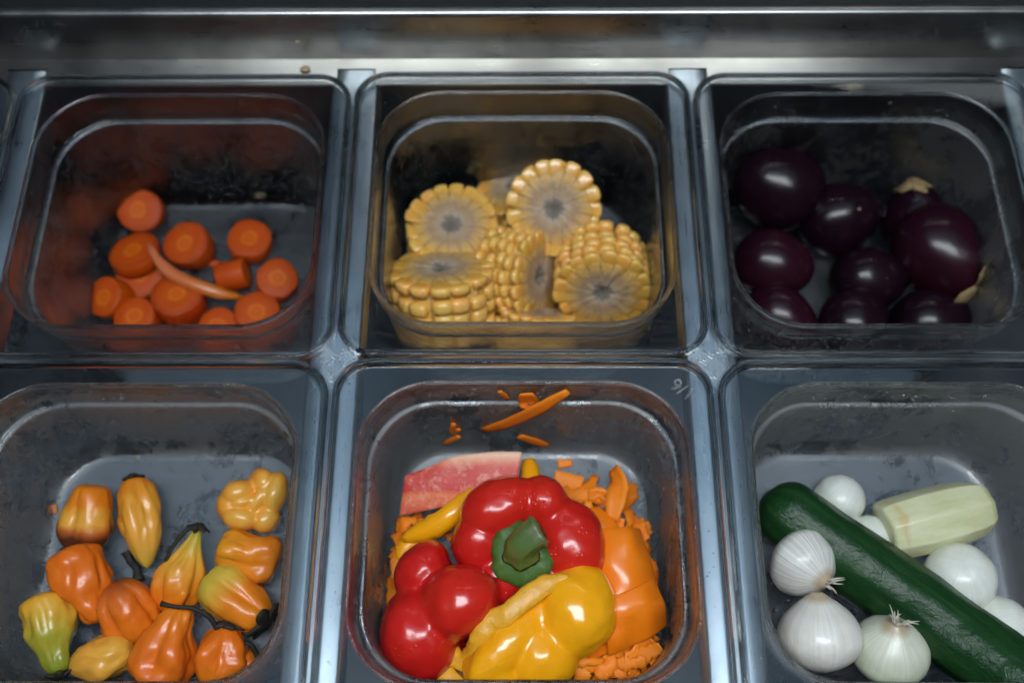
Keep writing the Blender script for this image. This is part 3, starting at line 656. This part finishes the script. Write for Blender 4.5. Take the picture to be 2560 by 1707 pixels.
# ------------------------------------------------------------------ bell pepper pan
RED = [(0.0, (0.36, 0.004, 0.006)), (0.5, (0.52, 0.008, 0.009)), (1.0, (0.60, 0.020, 0.010))]
M_red = mat_skin('red_pepper_skin', RED, 0.26, nmix=0.4, nscale=40, sss=0.06, sssr=(1, .1, .05), bump=0.16, bscale=330, coat=0.30, wet=0.7)
M_yel = mat_skin('yellow_pepper_skin', [(0, (0.86, 0.32, 0.003)), (1, (0.92, 0.40, 0.006))], 0.24, nmix=0.4, nscale=40, sss=0.12, sssr=(1, .5, .05), bump=0.12, bscale=300, coat=0.35)
M_yin = mat_flat('yellow_pepper_flesh', (0.86, 0.42, 0.025), 0.38, 300, 0.25, 0.4, 0.2)
M_rin = mat_flat('red_pepper_flesh', (0.55, 0.06, 0.03), 0.45, 300, 0.3, 0.4, 0.2)
M_org = mat_skin('orange_pepper_skin', [(0, (0.82, 0.165, 0.003)), (1, (0.86, 0.21, 0.006))], 0.30, nmix=0.3, nscale=40, sss=0.12, sssr=(1, .4, .05), bump=0.14, bscale=200, coat=0.2)
M_oin = mat_flat('orange_pepper_flesh', (0.80, 0.30, 0.04), 0.5, 300, 0.25, 0.4, 0.2)
M_green = mat_skin('pepper_calyx', [(0, (0.035, 0.085, 0.012)), (1, (0.07, 0.15, 0.022))], 0.45, nmix=0.4, nscale=120, sss=0.1, sssr=(.4, 1, .2), bump=0.5, bscale=300, coat=0.15)
M_pstem = mat_skin('pepper_stem', [(0, (0.13, 0.17, 0.035)), (.6, (0.14, 0.20, 0.04)), (.86, (0.11, 0.20, 0.06)), (1, (0.16, 0.17, 0.09))], 0.40, axis='Z', nmix=0.15, nscale=110, sss=0.1, sssr=(.4, 1, .2), bump=0.5, bscale=140, coat=0.2, streak=0.3)
pc = P(1318, 1345, -38); fr = vframe(pc); k_ = MPP(pc) * 0.3827
def lp(u, v_, z): return ((u - 1230) * k_, -(v_ - 640) * k_, z)
e = thing('red_bell_pepper', 'whole red bell pepper with green stem in the middle of its pan', 'bell pepper', pc, fr)
parts = [(lp(1050, 445, -4), (20, 15, 18), (0, 0, .35)), (lp(1335, 405, -5), (12.5, 13, 16), (0, 0, 0)), (lp(1500, 690, -6), (18, 23, 18), (0, 0, .25)),
         (lp(920, 670, -7), (14.5, 15, 17), (0, 0, .2)), (lp(1060, 880, -8), (15, 14, 16), (0, 0, 0)), (lp(1310, 930, -8), (17, 15, 17), (0, 0, 0)), (lp(1230, 660, -10), (24, 24, 16), (0, 0, 0)), (lp(1215, 720, 0), (14, 14, 10), (0, 0, 0))]
link('fruit', blob(parts, 0.9, 12), M_red, e)
# leathery calyx collar and thick curved stem
lobs = 5; N = 72; loops = []; cc = Vector(lp(1205, 735, 8.5))
for a, h in ((0.02, 3.4), (.35, 3.4), (.55, 2.8), (.75, 2.0), (.9, 1.2), (1.0, 0.2), (1.0, -1.4), (0.6, -1.2), (0.02, -1)):
    l = []
    for k in range(N):
        u = 2 * math.pi * k / N; s = 1 + (0.10 * (1 - abs(math.sin(lobs * u / 2 + .4)) ** .7) + 0.16 * nz((math.cos(u), math.sin(u), 0), 1.6, 2) + .05 * nz((math.cos(u), math.sin(u), 0), 6, 2)) * a
        l.append(cc + Vector((math.cos(u) * 14.2 * a * s, math.sin(u) * 14.5 * a * s, h + 1.3 * nz((math.cos(u) * a * 4, math.sin(u) * a * 4, 0), 1, 4) * a)))
    loops.append(l)
v, f = loft(loops, True, True); mk('calyx', v, f, M_green, e)
st = spline([cc + Vector((-1.0, 1, 2)), cc + Vector((-1, 3, 7)), cc + Vector((1.5, 6, 11)), cc + Vector((5.5, 9, 13)), cc + Vector((8, 10.5, 13.5))], 16)
v, f = tube(st, [9.0, 8.2, 7.6, 7.2, 6.9, 6.7, 6.6, 6.5, 6.5, 6.5, 6.6, 6.8, 7.0, 7.1, 6.9, 6.0], 24)
v = [st[i // 24] + (Vector(q) - st[i // 24]) * (1 + .07 * math.cos(6 * 2 * math.pi * (i % 24) / 24 + i / 24 * .08)) + Vector((nz(q, .4, 1), nz(q, .4, 5), nz(q, .4, 9))) * 0.8 for i, q in enumerate(v)]
so = mk('stem', v, f, M_pstem, e)
def shell(name, label, cat, parts, planes, mats, thick, voxel=1.0, origin=None, smooth=5):
    """lobed pepper skin cut open by planes, given real wall thickness"""
    me = blob([(Vector(c) - origin, r, eu) for c, r, eu in parts], voxel, smooth)
    bm = bmesh.new(); bm.from_mesh(me)
    for co, no in planes:
        bmesh.ops.bisect_plane(bm, geom=bm.verts[:] + bm.edges[:] + bm.faces[:], plane_co=(Vector(co) - origin) * MM, plane_no=Vector(no), clear_outer=True)
    bm.to_mesh(me); bm.free()
    o = link(name, me, mats[0], None, True, origin); me.materials.append(mats[1])
    mod(o, 'SOLIDIFY', thickness=thick * MM, offset=-1, material_offset=1, material_offset_rim=1, use_even_offset=False)
    mod(o, 'BEVEL', width=0.0006, segments=2, limit_method='ANGLE', angle_limit=R_(50))
    return tag(o, label, cat)
def ball(px, py, z, rpx, sq=(1, 1, 1), eul=(0, 0, 0)):
    c = P(px, py, z); r = rpx * MPP(c); return (c, (r * sq[0], r * sq[1], r * sq[2]), eul)
o0 = P(1100, 1510, -42)
parts = [ball(1060, 1432, -50, 76, (.88, 1.12, 1.15), (0, 0, -.5)), ball(1148, 1503, -40, 103, (1.04, .92, 1.15), (.2, 0, .4)), ball(1044, 1588, -48, 106, (.92, 1.12, 1.1), (0, .2, .35)), ball(1236, 1478, -50, 78, (1.15, .75, 1.1), (0, 0, .2)), ball(1110, 1520, -56, 112)]
shell('red_pepper_end', 'three lobed end of a red pepper left of the whole pepper', 'pepper piece', parts, [(P(1100, 1510, -72), (0.2, 0.1, -1))], (M_red, M_rin), 4.0, 0.9, o0, 16)
o1 = P(1370, 1590, -38)
ye = thing('yellow_pepper_piece', 'glossy yellow pepper piece with a wavy cut edge, front of the pan', 'pepper piece', o1)
parts = [ball(1440, 1526, -40, 108, (.97, 1.10, .95), (0, 0, -.4)), ball(1352, 1630, -44, 92, (1.1, 1, 1), (0, 0, .5)), ball(1292, 1584, -38, 66, (2.55, .95, 1.05), (0, .12, R_(46))), ball(1235, 1665, -44, 80)]
link('skin', blob([(c - o1, r, eu) for c, r, eu in parts], 0.9, 18), M_yel, ye)
ed = spline([P(1425, 1440, -25), P(1384, 1452, -24), P(1340, 1478, -23), P(1296, 1512, -23), P(1262, 1540, -24), P(1228, 1554, -26), P(1203, 1590, -28), P(1188, 1626, -32), P(1156, 1650, -40), P(1124, 1640, -43), P(1104, 1652, -45), P(1122, 1690, -44), P(1175, 1718, -42)], 60)
lp_ = []
for k, q in enumerate(ed):
    t_ = (ed[min(k + 1, 59)] - ed[max(k - 1, 0)]).normalized(); vn = view(q); sd = t_.cross(vn).normalized(); up_ = sd.cross(t_)
    w_ = 4.3 * min(1, .25 + k / 9, .3 + (59 - k) / 6) * (1 + .30 * nz((k * .35, 0, 0), 1, 3))
    lp_.append([q - o1 + sd * (a_ * w_) + up_ * (h_ + .35 * nz((k * .6, a_, 0), 1, 6)) for a_, h_ in ((-1, -7), (-1.02, -1.2), (-.85, -.5), (-.3, -.3), (.3, -.4), (.8, -.8), (1.1, -1.8), (1.2, -7))])
vv, ff = loft(lp_, True, True); mk('cut_edge', vv, ff, M_yin, ye)
def sheet(name, corners, nx, ny, bulge, thick, mats, label, cat, seed=0, wob=0.6, edge=None):
    """curved slab between four corner points"""
    a, b, c, d = [Vector(q) for q in corners]; n = (b - a).cross(d - a).normalized()
    if n.dot(view(a)) < 0: n = -n
    o = (a + b + c + d) / 4; vs = []
    for j in range(ny + 1):
        for i in range(nx + 1):
            u, w = i / nx, j / ny; q = a.lerp(b, u).lerp(d.lerp(c, u), w)
            q = q + n * (bulge * 4 * (u * (1 - u) * 0.6 + w * (1 - w) * 0.4) + wob * nz(q, .09, seed))
            if edge: q = q + edge(u, w)
            vs.append(q - o)
    fs = [(j * (nx + 1) + i, j * (nx + 1) + i + 1, (j + 1) * (nx + 1) + i + 1, (j + 1) * (nx + 1) + i) for j in range(ny) for i in range(nx)]
    ob = mk(name, vs, fs, mats[0], loc=o); me = ob.data
    if me.polygons[0].normal.dot(n) < 0: me.flip_normals()
    me.materials.append(mats[1])
    mod(ob, 'SOLIDIFY', thickness=thick * MM, offset=-1, material_offset=1, material_offset_rim=1); mod(ob, 'BEVEL', width=0.0008, segments=2, limit_method='ANGLE', angle_limit=R_(40)); 
    return tag(ob, label, cat)
sheet('orange_pepper_piece', [P(1480, 1322, -46), P(1602, 1318, -48), P(1668, 1560, -58), P(1470, 1650, -52)], 20, 20, 11.0, 4.5, (M_org, M_oin), 'broad orange pepper piece at the right, under the whole red pepper', 'pepper piece', 2, 2.6, lambda u, w: Vector((0, 0, -9 * max(0, u - .72) - 8 * max(0, w - .75))))
sheet('orange_pepper_piece', [P(1490, 1500, -40), P(1640, 1440, -44), P(1672, 1560, -56), P(1520, 1640, -48)], 16, 16, 8.0, 4.0, (M_org, M_oin), 'orange pepper piece with a rounded shiny corner, on top of the broad one', 'pepper piece', 9, 2.4, lambda u, w: Vector((0, 0, -8 * max(0, u - .7) - 6 * max(0, w - .7))))
sheet('orange_pepper_flap', [P(1420, 1290, -60), P(1500, 1262, -60), P(1560, 1330, -62), P(1470, 1350, -60)], 10, 10, 5.0, 4.0, (M_org, M_oin), 'rounded orange yellow pepper flap behind the broad orange piece', 'pepper piece', 4)
sheet('orange_pepper_chunk', [P(1020, 1600, -70), P(1300, 1600, -72), P(1260, 1720, -70), P(1010, 1715, -68)], 10, 10, 3.0, 4.0, (M_org, M_oin), 'orange pepper chunk lowest in the heap under the yellow piece', 'pepper piece', 6)
# thick red slice with pale cut rind
def mat_slice():
    t = NT('red_slice_face'); g = t.coord('Generated'); o = t.coord('Object'); z = t.sep(g)[1]
    n = t.noise(t.coord('Object', (1, 1, 1)), 190, 5, 0.8); n2 = t.noise(o, 90, 3)
    c = t.ramp(t.math('MULTIPLY_ADD', n2, 0.14, z), [(0.10, (0.62, 0.085, 0.05)), (0.38, (0.72, 0.17, 0.05)), (0.46, (0.56, 0.03, 0.02)), (0.80, (0.58, 0.05, 0.03)), (0.90, (0.72, 0.22, 0.12)), (1.0, (0.80, 0.50, 0.33))])
    c = t.mix(t.ramp(n, [(0.50, 0.0), (0.64, 0.55)]), c, (0.80, 0.40, 0.30))
    t.pbr(c, 0.45, 0, 0.1, (1, .3, .2), 0.002, t.bump(n, 0.5, 0.0008), 0.0, 0.15); return t.m
M_pale = mat_flat('pale_rind', (0.80, 0.58, 0.40), 0.5, 250, 0.25, 0.4, 0.2)
def wavy(u, w): return Vector((0, 0, 0)) + UP * ((3.2 * math.sin(math.pi * (u * 1.15 - 0.15)) + 1.8 * max(0, math.sin(u * 9 + 4)) * (0.5 - abs(u - .35))) * w)
sl = sheet('red_pepper_slice', [P(998, 1290, -58), P(1290, 1232, -52), P(1306, 1128, -46), P(1012, 1180, -52)], 26, 12, 2.5, 8.0, (mat_slice(), M_pale), 'thick red pepper slice with mottled flesh and a pale cut rind', 'pepper slice', 5, 0.9, wavy)
ribbon('yellow_pepper_strip', [P(1010, 1345, -60), P(1075, 1320, -54), P(1130, 1285, -50), P(1185, 1225, -52)], 12, M_yel, 'shiny yellow pepper strip below the red slice at the left', 'pepper strip', None, 5.0, (0.2, -.2, 1), -0.35, seed=4, taper=.6)
ribbon('yellow_pepper_strip', [P(1000, 1400, -64), P(1030, 1365, -62), P(1075, 1335, -60)], 11, M_yel, 'short yellow pepper strip at the left, end of it under the red lobe', 'pepper strip', None, 4.0, (0.3, -.2, 1), -0.3, seed=14, taper=.4)
ribbon('yellow_pepper_strip', [P(1322, 1150, -60), P(1328, 1190, -56), P(1330, 1225, -52)], 9, M_yel, 'yellow pepper strip standing behind the whole pepper, right of the slice', 'pepper strip', None, 4.0, (0.1, -.5, .8), -0.3, seed=24, taper=.2)
# carrot shavings
M_shav = mat_skin('carrot_shaving', [(0.0, (0.82, 0.18, 0.008)), (1.0, (0.88, 0.24, 0.015))], 0.5, nmix=0.3, sss=0.05, sssr=(1, .35, .08), bump=0.4, bscale=300, coat=0.0, jitter=0.06, spec=0.25)
def wallpt(px, py, key='bell'):
    """point on the rear wall of the pepper pan under a pixel"""
    d = FW * FPX + RT * (px - W0 / 2) - UP * (py - H0 / 2)
    for z in range(-6, -78, -1):
        q = CAM + d * ((z - CAM.z) / d.z); ins = 1.9 + (-z - 5.6) * 0.04 if z > -20 else 5.0 + (-z - 22) * 0.025
        if q.y >= -YC + 0.5 + PY1 - ins - 1.2: return q
    return P(px, py, FL2 + 1)
ribbon('carrot_shaving', [wallpt(1208, 1075), wallpt(1265, 1052) + Vector((0, -1.5, 0)), wallpt(1345, 1015) + Vector((0, -1.5, 0)), wallpt(1420, 978)], 7.5, M_shav, 'long curved carrot shaving stuck highest on the rear wall', 'carrot shaving', 'carrot shavings on the rear wall', 1.6, (0, -1, .3), 0, seed=1, taper=.5)
for pts, w, lab in (([(1316, 984), (1320, 1004), (1316, 1022)], 9, 'short wide carrot shaving behind the long one on the rear wall'), ([(1248, 978), (1258, 986), (1270, 997)], 3, 'tiny carrot flake left of the long shaving on the rear wall'),
                    ([(1134, 1058), (1132, 1080), (1148, 1072)], 3.5, 'small forked carrot flake on the rear wall at the left'), ([(1112, 1110), (1130, 1100), (1148, 1090)], 3.6, 'small curved carrot flake just below the forked one'),
                    ([(1298, 1090), (1325, 1100), (1376, 1116)], 5.5, 'pointed carrot flake on the rear wall below the long shaving')):
    ribbon('carrot_shaving', [wallpt(*q) for q in pts], w, M_shav, lab, 'carrot shaving', 'carrot shavings on the rear wall', 0.9, (0, -1, .3), 0, 8, seed=w)
F2 = FL2 + 2
ribbon('carrot_shaving', [P(1535, 1170, -62), P(1548, 1205, -60), P(1540, 1250, -58), P(1530, 1300, -60)], 10, M_shav, 'upright forked carrot shaving at the far right rear of the heap', 'carrot shaving', None, 1.3, (-0.3, -.7, .6), 0.2, seed=41, taper=.4)
ribbon('carrot_shaving', [P(1470, 1235, -64), P(1505, 1240, -64), P(1540, 1255, -62)], 9, M_shav, 'carrot shaving branching left from the upright one', 'carrot shaving', None, 1.3, (0, -.5, .8), 0.2, seed=43, taper=.5)
ribbon('carrot_shaving', [P(1385, 1198, -72), P(1420, 1205, -72), P(1455, 1215, -72)], 10, M_shav, 'squarish carrot shaving on the floor right of the slice', 'carrot shaving', None, 1.2, (0, -.3, .9), 0, seed=44, taper=.05)
ribbon('carrot_shaving', [P(1394, 1160, F2), P(1412, 1158, F2), P(1430, 1156, F2)], 4.5, M_shav, 'small square carrot flake behind the squarish shaving', 'carrot shaving', None, 1.0, (0, -.2, 1), 0, 8, seed=45, taper=.05)
ribbon('carrot_shaving', [P(950, 1390, F2), P(952, 1415, F2), P(956, 1440, F2)], 4.0, M_shav, 'lone carrot flake against the left wall of the pepper pan', 'carrot shaving', None, 1.0, (0.3, -.2, 1), 0, 8, seed=46)
rnd = random.Random(5)
zones = [(975, 1060, 1280, 1420, 15, 2, 18, 'ragged carrot shaving in the loose layer at the left, below the red slice'), (955, 1005, 1430, 1560, 9, 2, 12, 'ragged carrot shaving by the left wall beside the red pepper end'),
         (1575, 1655, 1310, 1540, 14, 2, 18, 'ragged carrot shaving along the right wall beside the broad orange piece'), (1430, 1660, 1600, 1725, 34, 8, 28, 'ragged carrot shaving in the pile at the front right corner'),
         (1095, 1180, 1330, 1400, 4, 4, 16, 'ragged carrot shaving in the gap between the red pepper and its end piece'), (1440, 1580, 1230, 1340, 9, 2, 16, 'ragged carrot shaving behind the broad orange pepper piece')]
for x0, x1, y0, y1, n, za, zb, lab in zones:
    for i in range(n):
        x, y = rnd.uniform(x0, x1), rnd.uniform(y0, y1); z = FL2 + rnd.uniform(za, zb); a = rnd.uniform(0, 6.28); s = rnd.uniform(8, 19)
        c = P(x, y, z); c.x = max(-60, min(60, c.x)); c.y = max(-142, min(-24, c.y))
        d = Vector((math.cos(a), math.sin(a), rnd.uniform(-.3, .3))); q = Vector((-d.y, d.x, 0))
        e0, e1 = c - d * s / 1.3, c + d * s / 1.3
        for w in (e0, e1): w.x = max(-63, min(63, w.x)); w.y = max(-140, min(-22, w.y)); w.z = max(w.z, FL2 + 1)
        ribbon('carrot_shaving', [e0, c + q * rnd.uniform(-4, 4) + Vector((0, 0, rnd.uniform(0, 3))), e1], rnd.uniform(2.5, 10), M_shav, lab, 'carrot shaving', 'carrot shavings under the peppers', 0.7, (rnd.uniform(-.5, .5), rnd.uniform(-.6, .2), .8), rnd.uniform(-.25, .3), 14, i * 3.1 + x, .45, .9)

# ------------------------------------------------------------------ cucumber, courgette and onions
def mat_cuke():
    t = NT('cucumber_skin'); o = t.coord('Object'); g = t.coord('Generated')
    n = t.noise(o, 55, 4, 0.6, 0.4); st = t.noise(t.coord('UV', (9, 1.5, 1)), 1.0, 4, 0.6)
    c = t.ramp(t.math('MULTIPLY_ADD', st, 0.7, t.math('MULTIPLY', n, 0.3)), [(0.32, (0.004, 0.024, 0.006)), (0.52, (0.010, 0.046, 0.013)), (0.68, (0.028, 0.070, 0.016)), (0.8, (0.05, 0.095, 0.02))])
    wr = t.noise(t.coord('Object', (1, 1, 1)), 210, 4, 0.6, 1.4)
    nrm = t.bump(n, 0.35, 0.003); nrm = t.bump(t.math('MULTIPLY', wr, t.ramp(t.noise(o, 40, 2), [(0.42, 0.25), (0.6, 1.0)])), 0.55, 0.0012, nrm)
    t.pbr(c, 0.33, 0, 0.0, normal=nrm, coat=0.0, spec=0.22); return t.m
def uvtube(name, path, radii, seg, mat, parent=None, wob=0.0, seed=0, loc=None):
    v, f = tube(path, radii, seg); v = [Vector(q) * 1.0 for q in v]
    if wob:
        n = seg
        for i in range(len(path)):
            for k in range(n):
                q = v[i * n + k]; c = Vector(path[i]); d = q - c; u = 2 * math.pi * k / n
                v[i * n + k] = c + d * (1 + wob * nz((math.cos(u) * 1.2, math.sin(u) * 1.2, i * .16), 1, seed) + wob * .5 * abs(math.sin(u * 5)) )
    o = mk(name, v, f, mat, parent, loc=loc); me = o.data; uv = me.uv_layers.new(name='UVMap')
    for p in me.polygons:
        for li in p.loop_indices:
            vi = me.loops[li].vertex_index; uv.data[li].uv = (math.cos(2 * math.pi * (vi % seg) / seg) * .5, vi // seg / max(1, len(path)))
    return o
path = spline([P(1908, 1240, -62), P(2035, 1335, -62), P(2210, 1455, -60), P(2390, 1585, -55), P(2560, 1712, -46), P(2640, 1785, -40)], 60)
cm = sum(path, Vector()) / len(path)
rad = [16.8 * min(1, math.sqrt(max(0.02, 1 - ((0.10 - k / 59) / 0.10) ** 2)) if k / 59 < .10 else 1) * (1 if k < 54 else math.sqrt(max(.02, 1 - ((k - 53) / 6.2) ** 2))) for k in range(60)]
o = uvtube('cucumber', [q - cm for q in path], rad, 40, mat_cuke(), None, 0.06, 3, cm); tag(o, 'dark green wrinkled cucumber lying diagonally across the onion pan', 'cucumber')
# peeled courgette chunk with knife facets
def mat_courg():
    t = NT('peeled_courgette'); o = t.coord('Object'); n = t.noise(t.coord('Object', (40, 140, 140)), 1.0, 4, 0.6); n2 = t.noise(o, 70, 3)
    c = t.ramp(n, [(0.3, (0.54, 0.55, 0.29)), (0.55, (0.66, 0.66, 0.41)), (0.75, (0.72, 0.71, 0.50))])
    c = t.mix(t.ramp(n2, [(0.60, 0.0), (0.72, 0.35)]), c, (0.62, 0.42, 0.16))
    g = t.sep(t.coord('Generated')); k = t.math('ADD', t.math('ABSOLUTE', t.math('ADD', g[0], t.math('MULTIPLY_ADD', n2, .12, -.17))), t.math('MULTIPLY', t.math('ABSOLUTE', t.math('ADD', g[1], -.55)), .10))
    c = t.mix(t.ramp(k, [(0.02, 0.45), (0.06, 0.0)]), c, (0.58, 0.32, 0.10))
    t.pbr(c, 0.42, 0, 0.2, (.9, 1, .4), 0.003, t.bump(n, 0.2, 0.0008), 0.2, 0.2); return t.m
c0 = P(2335, 1296, FL2 + 15.5)
ang = [0, 48, 95, 140, 178, 225, 270, 318]; loops = []
for xx, s in ((-27.5, .80), (-26.5, .92), (-22, .99), (-8, 1.04), (8, 1.03), (18, .96), (24, .86), (27, .72), (28, .62)):
    loops.append([(xx + (1.5 if a > 180 else 0), math.cos(R_(a)) * 15.5 * s, math.sin(R_(a)) * 15.5 * s) for a in ang])
e = thing('courgette_chunk', 'peeled pale green courgette chunk at the rear right of the onion pan', 'courgette', c0, Matrix.Rotation(R_(14), 3, 'Z'))
v, f = loft(loops, True, True); o = mk('flesh', v, f, mat_courg(), e, False); mod(o, 'BEVEL', width=0.0038, segments=4, limit_method='ANGLE', angle_limit=R_(12))
o.data.polygons.foreach_set('use_smooth', [True] * len(o.data.polygons))

def mat_onion(name, c1, c2, line=0.35, green=None, rough=0.33, tip=0.8):
    t = NT(name); o = t.coord('Object'); g = t.coord('Generated'); xyz = t.sep(o)
    d = t.n('ShaderNodeCombineXYZ'); t.l(xyz[0], d.inputs[0]); t.l(xyz[1], d.inputs[1]); dv = t.vmath('NORMALIZE', d.outputs[0])[0]
    st = t.noise(dv, 13.0, 5, 0.75, 0.25); bl = t.noise(o, 60, 4)
    c = t.mix(t.ramp(st, [(0.35, line), (0.62, 0.0)]), t.ramp(bl, [(0.3, c1), (0.7, c2)]), (0.40, 0.38, 0.33))
    if green: c = t.mix(t.ramp(t.sep(g)[2], [(0.25, 0.75), (0.75, 0.0)]), c, green)
    c = t.mix(t.ramp(t.math('MULTIPLY_ADD', bl, .1, t.sep(g)[2]), [(0.93, 0.0), (1.0, tip)]), c, (0.42, 0.30, 0.17))
    t.pbr(c, rough, 0, 0.3, (1, .9, .7), 0.003, t.bump(st, 0.25, 0.0010), 0.25, 0.15); return t.m
M_on1 = mat_onion('white_onion_skin', (0.74, 0.73, 0.68), (0.84, 0.83, 0.79), 0.75)
M_on2 = mat_onion('white_onion_smooth', (0.74, 0.72, 0.65), (0.84, 0.82, 0.76), 0.35)
M_on3 = mat_onion('greenish_onion', (0.66, 0.68, 0.54), (0.76, 0.77, 0.65), 0.40, (0.52, 0.60, 0.36))
M_peel = mat_onion('peeled_onion', (0.74, 0.77, 0.68), (0.82, 0.84, 0.78), 0.22, (0.60, 0.67, 0.48), 0.30, 0.0)
M_root = mat_flat('onion_root', (0.62, 0.56, 0.46), 0.7, 300, .4)
def onion_prof(neck): return [(0, .03), (.015, .20), (.06, .45), (.18, .78), (.36, .985), (.52, .97), (.70, .80), (.84, .52), (.92, .32), (.97, .20 * neck), (1, .12 * neck)] if neck else [(0, .03), (.02, .3), (.10, .64), (.28, .94), (.5, 1.0), (.72, .92), (.90, .62), (.98, .30), (1, .03)]
def onion(px, py, z, R, L, ax, mat, label, neck=1.0, roots=None, seed=0, group='white onions in the pan', spin=0):
    p = P(px, py, z); e = thing('white_onion', label, 'onion', p, zframe(ax, spin), group)
    v, f = lobed(onion_prof(neck), L, R, 7, 0.012, seed, rough=0.015, nu=72, nv=44); mk('bulb', v, f, mat, e)
    if roots:
        rn = random.Random(seed); base = -L / 2 if roots < 0 else L / 2
        for i in range(abs(roots)):
            a = rn.uniform(0, 6.28); s = 1 if roots > 0 else -1; l = rn.uniform(3.5, 8.5)
            d = Vector((math.cos(a) * .7 + .5, math.sin(a) * .7 + .4, s * .7)).normalized()
            st_ = Vector((math.cos(a) * 1.2, math.sin(a) * 1.2, base - s * 1.2))
            v, f = tube(spline([st_, st_ + d * l * .5 + Vector((0, 0, s * 1.2)), st_ + d * l + Vector((rn.uniform(-2, 2), rn.uniform(-2, 2), 0))], 6), [.55, .5, .45, .4, .3, .15], 5)
            mk('root' if roots < 0 else 'dry_leaf', v, f, M_root, e)
    return e
onion(2014, 1412, -54, 16.8, 31, (0.42, -0.66, 0.62), M_on1, 'papery white onion at the back left, lined skin, neck toward the front', 1.0, 10, 1)
onion(2048, 1578, -50, 19.4, 36, (-0.05, 0.92, 0.38), M_on2, 'smooth white onion at the front left, neck touching the papery one', 1.0, None, 2)
onion(2226, 1618, -56, 18.0, 34, (-0.05, 0.52, 0.85), M_on3, 'greenish white onion in front of the cucumber with frayed dry roots', .9, 16, 3)
for x, y, z, R, ax, lab in ((2098, 1248, FL2 + 12.5, 12.4, (.4, .5, .8), 'small peeled onion farthest back, behind the cucumber'), (2172, 1345, FL2 + 11.5, 11.4, (.5, -.2, .8), 'small peeled onion between the cucumber and the courgette chunk'),
                            (2398, 1448, FL2 + 17, 17.2, (-.2, .3, .9), 'large peeled onion right of the cucumber'), (2498, 1572, FL2 + 16, 15.0, (.6, .3, .6), 'peeled onion at the right edge, below the large peeled one')):
    onion(x, y, z, R, R * 2.0, ax, M_peel, lab, 0, None, R, 'peeled onions in the pan')
ribbon('onion_peel', [P(1945, 1660, FL2 + 1.5), P(1965, 1640, FL2 + 2), P(1985, 1628, FL2 + 1.5)], 7, M_peel, 'thin strip of onion skin on the pan floor at the front left', 'onion peel', None, .5, (0, 0, 1), .1, 8, 3)
